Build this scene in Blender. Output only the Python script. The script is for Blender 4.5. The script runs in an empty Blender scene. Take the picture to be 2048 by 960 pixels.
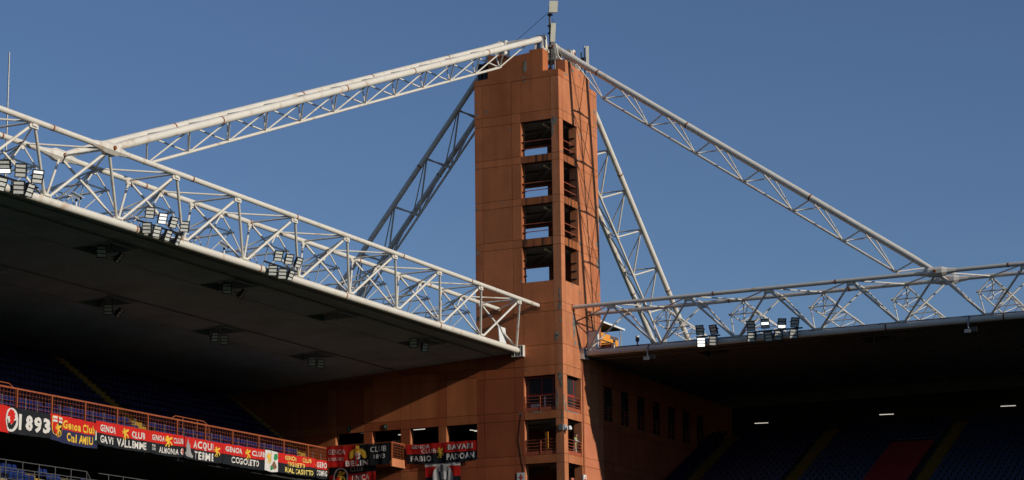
import bpy, bmesh, math, random
from mathutils import Vector, Matrix, Euler
from mathutils.geometry import tessellate_polygon
random.seed(7)
C = bpy.context.scene.collection
scene = bpy.context.scene

# ------------------------------------------------------------------ camera, sky, sun, exposure
cam_d = bpy.data.cameras.new("camera")
cam = bpy.data.objects.new("camera", cam_d); C.objects.link(cam)
cR = Vector((0.89868807, 0.43843961, -0.01142181))
cU = Vector((0.10172227, -0.18303089, 0.97783039))
cF = Vector((-0.42662903, 0.87992636, 0.20908675))
cam.matrix_world = Matrix(((cR.x, cU.x, -cF.x, 67.2671), (cR.y, cU.y, -cF.y, -147.2436),
                           (cR.z, cU.z, -cF.z, 2.0100), (0, 0, 0, 1)))
cam_d.sensor_width = 36; cam_d.lens = 76.7384
cam_d.clip_start = 0.5; cam_d.clip_end = 6000
scene.camera = cam

S_DIR = Vector((1.0, -0.13, 0.333)).normalized()          # towards the sun
SUN_EL = math.asin(S_DIR.z); SUN_AZ = math.atan2(S_DIR.x, S_DIR.y)
world = bpy.data.worlds.new("World"); scene.world = world; world.use_nodes = True
wn = world.node_tree.nodes; wl = world.node_tree.links
bg = wn["Background"]; sky = wn.new("ShaderNodeTexSky")
sky.sky_type = 'NISHITA'; sky.sun_disc = False
sky.sun_elevation = SUN_EL; sky.sun_rotation = SUN_AZ
sky.air_density = 1.0; sky.dust_density = 0.08; sky.ozone_density = 5.0; sky.altitude = 50
tint = wn.new("ShaderNodeMix"); tint.data_type = 'RGBA'; tint.blend_type = 'MULTIPLY'; tint.inputs[0].default_value = 1.0
tint.inputs[7].default_value = (1.09, 0.985, 1.02, 1); wl.new(sky.outputs[0], tint.inputs[6])
wl.new(tint.outputs[2], bg.inputs[0]); bg.inputs[1].default_value = 0.076
sun_d = bpy.data.lights.new("sun", 'SUN'); sun_d.energy = 3.6; sun_d.angle = math.radians(0.5)
sun_d.color = (1.0, 0.93, 0.82)
sun = bpy.data.objects.new("sun", sun_d); C.objects.link(sun)
sun.rotation_euler = S_DIR.to_track_quat('Z', 'Y').to_euler()
vs = scene.view_settings
vs.view_transform = 'Standard'; vs.look = 'None'; vs.gamma = 1.0; vs.use_curve_mapping = False
vs.exposure = 0.0
scene.cycles.max_bounces = 6; scene.cycles.diffuse_bounces = 1

# ------------------------------------------------------------------ materials
def material(name, col, rough=0.6, var=0.15, scale=1.0, metal=0.0, dirt=None, dirt_amt=0.0, dirt_scale=0.6,
             bump=0.0, streak=False, spec=0.4, dirt_th=0.58, tone=0.0):
    m = bpy.data.materials.new(name); m.use_nodes = True
    n = m.node_tree.nodes; l = m.node_tree.links; b = n["Principled BSDF"]
    b.inputs["Roughness"].default_value = rough; b.inputs["Metallic"].default_value = metal
    b.inputs["Specular IOR Level"].default_value = spec
    geo = n.new("ShaderNodeNewGeometry")
    pos = geo.outputs["Position"]
    def noise(sc, detail=5, vec=pos):
        t = n.new("ShaderNodeTexNoise"); t.inputs["Scale"].default_value = sc; t.inputs["Detail"].default_value = detail
        l.new(vec, t.inputs["Vector"]); return t.outputs["Fac"]
    def ramp(fac, a, bb, ca=0.0, cb=1.0):
        r = n.new("ShaderNodeMapRange"); r.inputs[1].default_value = a; r.inputs[2].default_value = bb
        r.inputs[3].default_value = ca; r.inputs[4].default_value = cb; l.new(fac, r.inputs[0]); return r.outputs[0]
    f = ramp(noise(scale), 0.3, 0.7, 1 - var, 1 + var)
    f2 = ramp(noise(scale * 9.3, 3), 0.3, 0.7, 1 - var * 0.5, 1 + var * 0.5)
    mul = n.new("ShaderNodeMath"); mul.operation = 'MULTIPLY'; l.new(f, mul.inputs[0]); l.new(f2, mul.inputs[1])
    if tone:
        oi = n.new("ShaderNodeObjectInfo"); tr = ramp(oi.outputs["Random"], 0, 1, 1 - tone, 1 + tone)
        m3 = n.new("ShaderNodeMath"); m3.operation = 'MULTIPLY'; l.new(mul.outputs[0], m3.inputs[0]); l.new(tr, m3.inputs[1]); mul = m3
        mp3 = n.new("ShaderNodeVectorMath"); mp3.operation = 'MULTIPLY'; mp3.inputs[1].default_value = (1, 1, 0.12); l.new(pos, mp3.inputs[0])
        st = ramp(noise(1.1, 3, mp3.outputs[0]), 0.35, 0.7, 0.93, 1.06)
        m4 = n.new("ShaderNodeMath"); m4.operation = 'MULTIPLY'; l.new(mul.outputs[0], m4.inputs[0]); l.new(st, m4.inputs[1]); mul = m4
    sc = n.new("ShaderNodeVectorMath"); sc.operation = 'SCALE'
    sc.inputs[0].default_value = col; l.new(mul.outputs[0], sc.inputs["Scale"])
    out = sc.outputs[0]
    if dirt:
        vec = pos
        if streak:
            mp = n.new("ShaderNodeVectorMath"); mp.operation = 'MULTIPLY'; mp.inputs[1].default_value = (1, 1, 0.07)
            l.new(pos, mp.inputs[0]); vec = mp.outputs[0]
        d = ramp(noise(dirt_scale, 4 if streak else 6, vec), dirt_th, dirt_th + 0.17, 0.0, dirt_amt)
        mx = n.new("ShaderNodeMix"); mx.data_type = 'RGBA'
        l.new(d, mx.inputs[0]); l.new(out, mx.inputs[6]); mx.inputs[7].default_value = (*dirt, 1)
        out = mx.outputs[2]
    l.new(out, b.inputs["Base Color"])
    if bump:
        bp = n.new("ShaderNodeBump"); bp.inputs["Strength"].default_value = bump; bp.inputs["Distance"].default_value = 0.03
        l.new(noise(scale * 14, 4), bp.inputs["Height"]); l.new(bp.outputs[0], b.inputs["Normal"])
    return m
def emissive(name, col, strength):
    m = bpy.data.materials.new(name); m.use_nodes = True
    b = m.node_tree.nodes["Principled BSDF"]
    b.inputs["Base Color"].default_value = (0.8, 0.8, 0.8, 1)
    b.inputs["Emission Color"].default_value = (*col, 1); b.inputs["Emission Strength"].default_value = strength
    return m
def glass_mat(name, col=(0.03, 0.035, 0.04)):
    m = material(name, col, 0.06, 0.05, 1.0, spec=0.5); return m

M = {}
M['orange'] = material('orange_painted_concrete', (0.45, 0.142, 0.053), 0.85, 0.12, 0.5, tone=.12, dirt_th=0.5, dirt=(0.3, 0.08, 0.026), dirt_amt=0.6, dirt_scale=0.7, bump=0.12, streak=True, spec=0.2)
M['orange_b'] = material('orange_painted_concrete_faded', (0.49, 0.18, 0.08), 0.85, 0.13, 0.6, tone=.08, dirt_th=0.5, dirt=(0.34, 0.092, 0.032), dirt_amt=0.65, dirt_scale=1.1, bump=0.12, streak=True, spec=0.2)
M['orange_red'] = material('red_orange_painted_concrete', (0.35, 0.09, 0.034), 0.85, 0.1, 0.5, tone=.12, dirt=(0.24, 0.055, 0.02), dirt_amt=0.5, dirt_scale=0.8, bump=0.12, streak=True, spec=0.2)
M['pink'] = material('pink_faded_paint', (0.5, 0.17, 0.085), 0.85, 0.08, 0.7, bump=0.1, spec=0.2)
M['stained'] = material('stained_orange_band', (0.34, 0.105, 0.035), 0.85, 0.15, 0.7, dirt=(0.045, 0.024, 0.014), dirt_amt=0.92, dirt_scale=2.4, bump=0.12, streak=True, spec=0.2, dirt_th=0.46)
M['spall'] = material('spalled_grey_concrete', (0.2, 0.185, 0.155), 0.95, 0.45, 3.5, bump=0.9, spec=0.1)
M['core'] = material('dark_joint_concrete', (0.06, 0.03, 0.02), 0.95, 0.2, 1.0, spec=0.1)
M['concrete'] = material('grey_concrete', (0.2, 0.19, 0.175), 0.9, 0.15, 0.6, dirt=(0.1, 0.09, 0.08), dirt_amt=0.5, bump=0.15, spec=0.2)
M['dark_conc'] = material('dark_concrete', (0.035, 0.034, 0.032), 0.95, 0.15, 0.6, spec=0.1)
M['steel'] = material('cream_painted_steel', (0.68, 0.63, 0.54), 0.42, 0.05, 0.8, dirt=(0.44, 0.27, 0.15), dirt_amt=0.75, dirt_scale=1.3, spec=0.4, dirt_th=0.585)
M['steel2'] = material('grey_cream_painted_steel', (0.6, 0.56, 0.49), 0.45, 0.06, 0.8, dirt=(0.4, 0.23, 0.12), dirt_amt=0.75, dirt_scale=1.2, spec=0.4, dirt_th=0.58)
M['rust'] = material('rust', (0.26, 0.085, 0.03), 0.9, 0.35, 6.0, spec=0.1)
M['galv'] = material('galvanised_steel', (0.27, 0.27, 0.265), 0.45, 0.12, 3.0, metal=0.5)
M['white'] = material('white_painted_metal', (0.72, 0.72, 0.69), 0.5, 0.05, 2.0)
M['cream'] = material('cream_plastic', (0.68, 0.64, 0.5), 0.5, 0.04, 2.0)
M['black'] = material('black_metal', (0.014, 0.014, 0.015), 0.5, 0.2, 3.0)
M['led'] = material('unlit_led_panel', (0.62, 0.62, 0.56), 0.3, 0.12, 14.0)
M['led_on'] = emissive('lit_led_panel', (1.0, 0.98, 0.95), 1.6)
M['led_dim'] = emissive('dimly_lit_led_panel', (1.0, 0.98, 0.95), 0.5)
M['tube_on'] = emissive('lit_fluorescent_tube', (1.0, 0.93, 0.8), 0.75)
M['tube_off'] = material('yellowed_light_tube', (0.75, 0.66, 0.36), 0.5, 0.05, 3.0)
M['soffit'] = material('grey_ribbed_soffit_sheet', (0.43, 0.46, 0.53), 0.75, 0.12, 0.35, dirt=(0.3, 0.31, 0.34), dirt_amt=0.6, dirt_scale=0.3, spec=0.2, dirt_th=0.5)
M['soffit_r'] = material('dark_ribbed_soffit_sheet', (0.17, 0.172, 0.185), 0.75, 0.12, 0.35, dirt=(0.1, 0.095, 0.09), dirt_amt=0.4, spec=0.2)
M['roof'] = material('roof_sheet', (0.3, 0.3, 0.29), 0.7, 0.1, 0.5)
M['dark_green'] = material('dark_green_sign', (0.01, 0.05, 0.022), 0.5, 0.05, 3.0)
M['grey_rail'] = material('dull_grey_rail', (0.075, 0.075, 0.075), 0.6, 0.2, 3.0)
M['navy'] = material('shade_darkened_seat_plastic', (0.004, 0.008, 0.034), 0.35, 0.2, 2.0, spec=0.4)  # blue seat colour darkened to paint in the right stand's shade
M['yellow_shade'] = material('shade_darkened_yellow_step', (0.16, 0.09, 0.012), 0.85, 0.2, 2.0, spec=0.1)  # yellow step colour with the right roof's shade painted in
M['rail'] = material('red_oxide_rail_paint', (0.36, 0.085, 0.04), 0.55, 0.15, 2.0)
M['rail_o'] = material('orange_rail_paint', (0.3, 0.075, 0.026), 0.55, 0.15, 2.0)
M['dred'] = material('red_window_frame_paint', (0.3, 0.03, 0.025), 0.5, 0.1, 2.0)
M['glass'] = glass_mat('dark_window_glass')
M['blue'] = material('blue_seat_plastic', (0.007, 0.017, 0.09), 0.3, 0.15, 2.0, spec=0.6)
M['yellow'] = material('yellow_painted_step', (0.3, 0.18, 0.011), 0.7, 0.12, 2.0)
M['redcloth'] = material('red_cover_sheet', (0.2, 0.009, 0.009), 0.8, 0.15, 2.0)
M['b_red'] = material('red_banner_cloth', (0.52, 0.02, 0.015), 0.85, 0.1, 1.5, spec=0.1)
M['b_black'] = material('black_banner_cloth', (0.016, 0.018, 0.021), 0.9, 0.15, 1.5, spec=0.1)
M['b_navy'] = material('navy_banner_cloth', (0.028, 0.03, 0.075), 0.9, 0.12, 1.5, spec=0.1)
M['b_white'] = material('white_banner_cloth', (0.62, 0.59, 0.55), 0.9, 0.06, 2.0, spec=0.1)
M['b_grey'] = material('grey_banner_print', (0.3, 0.29, 0.28), 0.9, 0.2, 4.0, spec=0.1)
M['b_yel'] = material('yellow_banner_print', (0.72, 0.44, 0.05), 0.9, 0.06, 2.0, spec=0.1)
M['b_lyel'] = material('pale_yellow_banner_print', (0.78, 0.6, 0.15), 0.9, 0.06, 2.0, spec=0.1)
M['b_green'] = material('green_banner_print', (0.03, 0.24, 0.08), 0.9, 0.06, 2.0, spec=0.1)
M['b_brown'] = material('brown_banner_print', (0.2, 0.1, 0.06), 0.9, 0.06, 2.0, spec=0.1)
M['cabin'] = material('orange_cabin_paint', (0.72, 0.28, 0.03), 0.6, 0.06, 1.5)
M['skin'] = material('skin', (0.38, 0.2, 0.13), 0.55, 0.06, 20.0)
M['hair'] = material('dark_hair', (0.018, 0.013, 0.011), 0.6, 0.2, 40.0)
M['vest'] = material('yellow_green_vest', (0.5, 0.75, 0.04), 0.7, 0.08, 6.0)
M['vest_band'] = material('silver_vest_band', (0.55, 0.56, 0.55), 0.4, 0.05, 6.0)
M['shirt'] = material('blue_grey_shirt', (0.2, 0.26, 0.38), 0.8, 0.1, 6.0)
M['trouser'] = material('light_camo_trousers', (0.42, 0.38, 0.3), 0.85, 0.12, 5.0, dirt=(0.1, 0.09, 0.07), dirt_amt=0.85, dirt_scale=7.0, spec=0.1, dirt_th=0.5)
M['shoe'] = material('dark_shoe', (0.02, 0.018, 0.016), 0.6, 0.1, 5.0)
M['salmon'] = material('salmon_chair_plastic', (0.5, 0.15, 0.1), 0.5, 0.08, 3.0)
M['grass'] = material('grass', (0.03, 0.055, 0.018), 0.95, 0.25, 0.3, spec=0.1)
M['cross'] = material('red_cross_print', (0.5, 0.06, 0.02), 0.7, 0.05, 3.0)

# ------------------------------------------------------------------ mesh helpers
class MB:
    """collects shapes in world coordinates, then links them as one mesh object"""
    def __init__(s): s.v = []; s.f = []; s.sm = []; s.mi = []
    def add(s, verts, faces, smooth=False, mi=0):
        o = len(s.v); s.v += [tuple(p) for p in verts]
        for f in faces: s.f.append(tuple(i + o for i in f)); s.sm.append(smooth); s.mi.append(mi)
        return s
    def box(s, x0, x1, y0, y1, z0, z1, mi=0):
        v = [(x, y, z) for z in (z0, z1) for y in (y0, y1) for x in (x0, x1)]
        return s.add(v, [(0, 2, 3, 1), (4, 5, 7, 6), (0, 1, 5, 4), (2, 6, 7, 3), (0, 4, 6, 2), (1, 3, 7, 5)], False, mi)
    def obox(s, c, ax, ay, az, mi=0):
        c = Vector(c); ax, ay, az = Vector(ax), Vector(ay), Vector(az)
        v = [c + ax * i + ay * j + az * k for k in (-1, 1) for j in (-1, 1) for i in (-1, 1)]
        return s.add(v, [(0, 2, 3, 1), (4, 5, 7, 6), (0, 1, 5, 4), (2, 6, 7, 3), (0, 4, 6, 2), (1, 3, 7, 5)], False, mi)
    def lathe(s, pts, radii, n=10, smooth=True, caps=True):
        pts = [Vector(p) for p in pts]
        d = (pts[-1] - pts[0]).normalized()
        a = d.orthogonal().normalized() if abs(d.z) > 0.9 else d.cross(Vector((0, 0, 1))).normalized()
        rings = []
        for i, p in enumerate(pts):
            if len(pts) > 2:
                t = (pts[min(i + 1, len(pts) - 1)] - pts[max(i - 1, 0)]).normalized()
                if t.length > 0: d = t
            a2 = (a - d * a.dot(d)).normalized(); b2 = d.cross(a2)
            rings.append([p + (a2 * math.cos(2 * math.pi * (k + .5) / n) + b2 * math.sin(2 * math.pi * (k + .5) / n)) * radii[i] for k in range(n)])
        o = [q for r in rings for q in r]; f = []
        for i in range(len(pts) - 1):
            for k in range(n):
                f.append((i * n + k, i * n + (k + 1) % n, (i + 1) * n + (k + 1) % n, (i + 1) * n + k))
        s.add(o, f, smooth)
        if caps:
            s.add(rings[0], [tuple(range(n - 1, -1, -1))]); s.add(rings[-1], [tuple(range(n))])
        return s
    def tube(s, p, q, r, n=8, caps=True): return s.lathe([p, q], [r, r], n, True, caps)
    def path(s, pts, r, n=6):
        return s.lathe(pts, [r] * len(pts), n)
    def prism(s, poly, off, ext, mi=0):
        """poly: list of 3D points (planar), ext: extrusion vector"""
        P = [Vector(p) + Vector(off) for p in poly]; E = Vector(ext); n = len(P)
        tri = tessellate_polygon([P])
        nrm = Vector((0, 0, 0))
        for i in range(n): nrm += P[i].cross(P[(i + 1) % n])
        flip = nrm.dot(E) > 0
        Q = [p + E for p in P]
        f = []
        for t in tri:
            a, b, c = t
            tn = (P[b] - P[a]).cross(P[c] - P[a])
            if tn.dot(E) > 0: a, c = c, a
            f.append((a, b, c)); f.append((n + c, n + b, n + a))
        for i in range(n):
            j = (i + 1) % n
            f.append((j, i, n + i, n + j) if not flip else (i, j, n + j, n + i))
        return s.add(P + Q, f, False, mi)
    def mesh(s, name, mats, org=(0, 0, 0)):
        me = bpy.data.meshes.new(name)
        o = Vector(org)
        me.from_pydata([tuple(Vector(p) - o) for p in s.v] if o.length else s.v, [], s.f)
        for mt in (mats if isinstance(mats, (list, tuple)) else [mats]): me.materials.append(mt)
        me.polygons.foreach_set('use_smooth', s.sm)
        if any(s.mi): me.polygons.foreach_set('material_index', s.mi)
        me.update(); return me
    def build(s, name, mats, parent=None, org=None):
        w = Vector(parent['_o']) if parent is not None else Vector(org or (0, 0, 0))
        ob = bpy.data.objects.new(name, s.mesh(name, mats, w)); C.objects.link(ob)
        if parent is not None: ob.parent = parent
        else: ob.location = w
        ob['_o'] = tuple(w); return ob
ALL_LABELS = {}
def tag(o, label, cat, group=None):
    o['label'] = label; o['category'] = cat
    if group: o['group'] = group
    return o
def thing(name, label, cat, loc=(0, 0, 0), group=None):
    o = bpy.data.objects.new(name, None); C.objects.link(o); o.location = loc; o['_o'] = tuple(loc)
    o.empty_display_size = 0.3
    return tag(o, label, cat, group)
def structure(o): o['kind'] = 'structure'; return o
def stuff(o): o['kind'] = 'stuff'; return o
def dup(root, loc=None, rot=None, label=None):
    r = root.copy(); C.objects.link(r)
    if loc is not None: r.location = loc
    if rot is not None: r.rotation_euler = rot
    if label: r['label'] = label
    for ch in root.children:
        c = ch.copy(); C.objects.link(c); c.parent = r
        for g in ch.children:
            d = g.copy(); C.objects.link(d); d.parent = c
    return r

# ------------------------------------------------------------------ ground
g = MB(); g.add([(-2500, -2500, 0), (2500, -2500, 0), (2500, 2500, 0), (-2500, 2500, 0)], [(0, 1, 2, 3)])
structure(g.build('ground', M['grass']))

# other two stands of the ground, unseen, added to cut bounce and low sky
def far_stand(label, P, s0, s1):
    th = thing('grandstand', label, 'grandstand', tuple(P(s0, 0, 0)))
    mb = MB()
    for i in range(26):
        a = P(s0, .9 * i, 0); b = P(s1, .9 * i + .9, 3.0 + .95 * i)
        mb.box(min(a.x, b.x), max(a.x, b.x), min(a.y, b.y), max(a.y, b.y), 0, b.z)
    mb.build('tier', M['dark_conc'], th)
    a = P(s0, 4, 0); b = P(s1, 30, 0)
    MB().box(min(a.x, b.x), max(a.x, b.x), min(a.y, b.y), max(a.y, b.y), 28.1, 28.9).build('roof', M['dark_conc'], th)
    a = P(s0, 29, 0); b = P(s1, 30, 0)
    MB().box(min(a.x, b.x), max(a.x, b.x), min(a.y, b.y), max(a.y, b.y), 0, 28.05).build('back_wall', M['dark_conc'], th)
far_stand('covered grandstand facing the left stand across the pitch, out of the picture', lambda s, t, z: Vector((92 + t, s, z)), -160, 0)
far_stand('covered grandstand behind the camera, out of the picture', lambda s, t, z: Vector((s, -162 - t, z)), 0, 90)
# ------------------------------------------------------------------ corner tower
W = 7.27; PT = 0.08; WT = 0.62; GAP = 0.014
tower = thing('concrete_tower', 'tall terracotta orange concrete corner tower with open storeys holding up the white stays', 'tower', (-3.6, 3.6, 0))
UP = [(33.57, 36.32), (36.95, 39.60), (40.18, 42.92), (43.49, 46.20)]
LOW = [(17.10, 19.74), (20.39, 23.05), (23.69, 26.35)]
WIN = LOW + UP
ZJ = [0, 6, 12, 17.10, 19.74, 20.39, 23.05, 23.69, 26.35, 27.09, 28.66, 31.20, 31.85, 36.32, 36.95, 39.60, 40.18, 42.92, 43.49, 46.20, 46.95, 49.58]
XA = [-W, -6.60, -4.05, -3.26, -0.667]           # columns of the face that looks at the pitch; the last one ends at the corner pillar
YB = [0.70, 3.20, 3.75, 6.55, W]
def bands(zs, win):
    z = sorted(set(zs) | {a for w in win for a in w}); out = []
    for a, b in zip(z, z[1:]):
        if any(w[0] - .001 <= a and b <= w[1] + .001 for w in win): continue
        out.append((a, b))
    return out
rp = random.Random(3)
def stained(z0, z1): return z1 - z0 < 0.7 and 36 < z0 < 44
def pmat(face, i, z0):
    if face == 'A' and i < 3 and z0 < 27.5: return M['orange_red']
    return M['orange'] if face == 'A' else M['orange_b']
core = MB()
for i in range(4):
    win = WIN if i == 3 else []
    for z0, z1 in bands(ZJ, win):
        m = M['stained'] if i == 3 and stained(z0, z1) else pmat('A', i, z0)
        e = rp.uniform(0, .006)
        MB().box(XA[i] + GAP, XA[i + 1] - GAP, -e, PT, z0 + GAP, z1 - GAP).build('panel', m, tower)
    if i < 3: core.box(XA[i], XA[i + 1], PT + .002, WT, 0, 49.58)
    else:
        for z0, z1 in bands([0, 49.58], WIN): core.box(XA[i], XA[i + 1], PT + .002, WT, z0 + .005, z1 - .005)
for i in range(4):
    win = WIN if i == 0 else []
    for z0, z1 in bands(ZJ, win):
        m = M['stained'] if i == 0 and stained(z0, z1) else pmat('B', i, z0)
        e = rp.uniform(0, .006)
        if i >= 2 and z1 < 23.1: m = M['pink']
        MB().box(-PT, e, YB[i] + GAP, YB[i + 1] - GAP, z0 + GAP, z1 - GAP).build('panel', m, tower)
    if i: core.box(-WT, -PT - .002, YB[i], YB[i + 1], 0, 49.58)
    else:
        for z0, z1 in bands([0, 49.58], WIN): core.box(-WT, -PT - .002, YB[i], YB[i + 1], z0 + .005, z1 - .005)
for z0, z1 in zip(ZJ, ZJ[1:]):
    MB().box(-0.667 + GAP, 0, 0, 0.70 - GAP, z0 + GAP, z1 - GAP).build('corner_pillar', M['orange_b'], tower)
core.box(-.66, -.03, .03, .69, 0, 49.5)
core.build('wall', M['core'], tower)
# window reveals: painted sides of the openings
for z0, z1 in WIN:
    MB().box(-3.30, -3.256, PT + .01, WT + .02, z0 + .01, z1 - .01).build('opening_reveal', M['orange_b'], tower)
    MB().box(-WT - .02, -PT - .01, 3.196, 3.24, z0 + .01, z1 - .01).build('opening_reveal', M['orange_b'], tower)
# rear faces with see-through openings
back = MB()
RX = [(-W, -6.42), (-4.12, -WT)]
for a, b in RX: back.box(a, b, W - WT, W, 0, 49.58)
for z0, z1 in bands([0, 49.58], [(a, b - .12) for a, b in UP]): back.box(-6.42, -4.12, W - WT, W, z0, z1)
back.box(-W, -W + WT, WT, W - WT, 0, 49.58)
back.build('rear_wall', M['orange'], tower)
sl = MB()
for a, b in [(19.74, 20.36), (23.05, 23.66), (26.35, 27.0), (31.3, 33.5), (36.32, 36.92), (39.60, 40.15), (42.92, 43.46), (46.2, 46.9), (49.3, 49.9)]:
    s0 = MB().box(-W + WT, -WT, WT, W - WT, a + .004, b)
    s0.build('floor_slab', M['concrete'], tower)
    bm_ = MB(); bm_.obox((-3.0, 3.6, a - .1), Vector((.12, .1, 0)), Vector((-1.9, 2.4, 0)), (0, 0, .1))
    bm_.obox((-3.6, 2.7, a - .08), (2.9, 0, 0), (0, .13, 0), (0, 0, .08))
    bm_.build('ceiling_beam', M['concrete'], tower)
# top: shaped parapets, the corner left open
pa = [(-W, 49.60), (0, 49.60), (0, 50.11), (-1.31, 50.11), (-1.31, 51.93), (-2.45, 51.93), (-2.45, 51.72), (-4.85, 51.56), (-4.85, 51.92), (-6.0, 51.94), (-6.08, 50.08), (-W, 50.06)]
MB().prism([(x, 0, z) for x, z in pa], (0, 0, 0), (0, .98, 0)).build('parapet', M['orange'], tower)
pb = [(.985, 49.60), (W, 49.60), (W, 50.0), (5.88, 50.0), (5.88, 50.88), (2.6, 51.06), (2.6, 51.2), (1.33, 51.2), (1.33, 50.105), (.985, 50.105)]
MB().prism([(0, y, z) for y, z in pb], (0, 0, 0), (-.95, 0, 0)).build('parapet', M['orange_b'], tower)
MB().box(-W, -.96, W - .95, W, 49.6, 50.9).build('parapet', M['orange'], tower)
MB().box(-W, -W + .95, .99, W - .96, 49.6, 50.9).build('parapet', M['orange'], tower)
MB().box(-5.9, -4.9, W - 1.3, W - .0, 49.95, 52.2).build('pedestal', M['orange'], tower)
MB().box(-W, -W + 1.2, 4.5, 6.0, 50.92, 51.15).build('pedestal', M['orange'], tower)
# spalled patches
SPA = [(-2.81, 50.76, 0.33, 0.91), (-3.0, 49.82, 0.3, 0.15), (-2.92, 49.48, 0.26, 0.15), (-7.1, 48.27, 0.31, 0.15), (-7.08, 47.7, 0.22, 0.19), (-7.05, 47.26, 0.35, 0.3), (-6.23, 47.47, 0.3, 0.19), (-1.34, 46.35, 0.17, 0.15), (-0.41, 46.03, 0.5, 0.6), (-0.54, 45.45, 0.15, 0.83), (-4.21, 45.84, 0.17, 0.15), (-7.15, 43.08, 0.17, 0.3), (-7.12, 40.25, 0.22, 0.15), (-7.12, 39.73, 0.22, 0.19), (-7.13, 36.53, 0.17, 0.23), (-7.05, 36.22, 0.34, 0.3), (-3.4, 33.68, 0.22, 0.23), (-0.18, 32.5, 0.15, 0.83), (-0.16, 31.5, 0.24, 0.68), (-0.17, 30.43, 0.32, 0.34), (-0.44, 29.38, 0.41, 0.45), (-0.53, 29.09, 0.22, 0.53), (-0.21, 26.18, 0.36, 0.68), (-0.18, 25.65, 0.23, 0.68), (-0.53, 24.39, 0.2, 1.06), (-0.1, 23.16, 0.15, 0.75), (-2.4, 23.6, 1.37, 0.11), (-3.57, 23.55, 0.29, 0.26), (-3.1, 26.82, 0.17, 0.15), (-7.12, 34.95, 0.21, 0.15), (-3.35, 42.78, 0.12, 0.34), (-4.97, 40.08, 0.12, 0.38)]
SPB = [(0.4, 43.65, 0.55, 0.15), (3.57, 43.8, 0.37, 0.23), (3.93, 45.7, 0.37, 0.3), (6.9, 48.29, 0.5, 0.38), (7.0, 47.4, 0.39, 0.23), (6.88, 46.71, 0.39, 0.19), (3.45, 39.77, 0.36, 0.38), (6.85, 40.47, 0.6, 0.3), (7.05, 39.51, 0.3, 0.53), (6.92, 37.46, 0.5, 0.6), (6.95, 35.87, 0.5, 0.83), (3.45, 36.95, 0.3, 0.38), (3.71, 36.15, 0.6, 0.15), (7.0, 33.49, 0.4, 0.3), (1.92, 33.45, 0.26, 0.3), (2.08, 30.73, 0.5, 1.28), (2.13, 29.78, 0.42, 0.83), (2.29, 29.03, 0.38, 0.45), (2.93, 28.93, 0.55, 0.19), (0.35, 23.83, 0.34, 0.53), (1.44, 23.62, 2.2, 0.13), (0.1, 24.37, 0.2, 0.91), (2.72, 50.67, 0.75, 0.23), (1.39, 50.0, 0.65, 0.2), (4.05, 50.52, 0.38, 0.23), (3.35, 33.0, 0.25, 0.3)]
for face, L in (('A', SPA), ('B', SPB)):
    for a, z, w, h in L:
        mb = MB(); n = 17
        for c in range(2 if h > .4 or w > 1 else 1):
            ca = rp.uniform(-.2, .2) * w; cz = rp.uniform(-.25, .25) * h if c else 0
            if c and w > h: ca = rp.uniform(-.3, .3) * w
            P = []
            for k in range(n):
                t = 2 * math.pi * k / n; r = rp.uniform(.2, .64)
                pa_ = max(-w * .6, min(w * .6, ca * (1 if c else 0) + math.cos(t) * r * w)); pz = cz + math.sin(t) * r * h
                aa = a + pa_
                if face == 'A': aa = min(aa, -.004); P.append((aa, -.007 - .002 * c, z + pz))
                else: aa = max(.004, aa); P.append((.007 + .002 * c, aa, z + pz))
            mb.prism(P, (0, 0, 0), (0, .0065, 0) if face == 'A' else (-.0065, 0, 0))
        mb.build('spalled_patch', M['spall'], tower)
# bars across the open storeys
for (z0, z1), n in zip(UP, (0, 3, 2, 2)):
    for k in range(2):
        if n == 0: break
        z = z0 + (.55, 1.15)[k]
        MB().tube((-3.25, .12, z), (-.68, .12, z), .035, 6).build('guard_bar', M['rail'], tower)
        MB().tube((-.12, .72, z), (-.12, 3.19, z), .035, 6).build('guard_bar', M['rail'], tower)
    for k in range(3 if n == 3 else 0):
        z = z0 + .15 + .35 * k
        MB().tube((-6.4, W - .2, z), (-4.14, W - .2, z), .03, 6).build('guard_bar', M['black'], tower)
    for k in range(3):
        MB().box(-3.25, -3.0, .16, .3, z0 + .5 + .62 * k, z0 + .58 + .62 * k).box(-.62, -.15, 3.05, 3.19, z0 + .5 + .62 * k, z0 + .57 + .62 * k).build('wall_bracket', M['black'], tower)
for z in (46.2, 42.92, 39.6, 36.32):
    MB().box(-1.75, -1.62, .75, 1.75, z - .22, z - .1).build('light_tube', M['tube_off'], tower)
# balcony rails of the lower storeys
def balcony(z0, face):
    r = MB()
    if face == 'A':
        P = lambda a, z: (a, .06, z); a0, a1 = -3.22, -.70
    else:
        P = lambda a, z: (-.06, a, z); a0, a1 = .73, 3.17
    br = thing_part('railing', tower)
    for a in (a0, (a0 + a1) / 2, a1):
        MB().obox(P(a, z0 + .56), (.03, 0, 0), (0, .03, 0), (0, 0, .56)).build('post', M['rail'], br)
    for k in range(4):
        MB().tube(P(a0, z0 + .4 + .24 * k), P(a1, z0 + .4 + .24 * k), .024, 6).build('bar', M['rail'], br)
    am = (a0 + a1) / 2
    for b0, b1 in ((a0 + .04, am - .04), (am + .04, a1 - .04)):
        c = P((b0 + b1) / 2, z0 + .15)
        MB().obox(c, ((b1 - b0) / 2, 0, 0) if face == 'A' else (.012, 0, 0), (0, .012, 0) if face == 'A' else (0, (b1 - b0) / 2, 0), (0, 0, .13)).build('kick_plate', M['rail'], br)
def thing_part(name, parent):
    o = bpy.data.objects.new(name, None); C.objects.link(o); o.parent = parent; o['_o'] = parent['_o']; return o
for z0 in (20.39, 23.69):
    balcony(z0, 'A'); balcony(z0, 'B')
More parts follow.
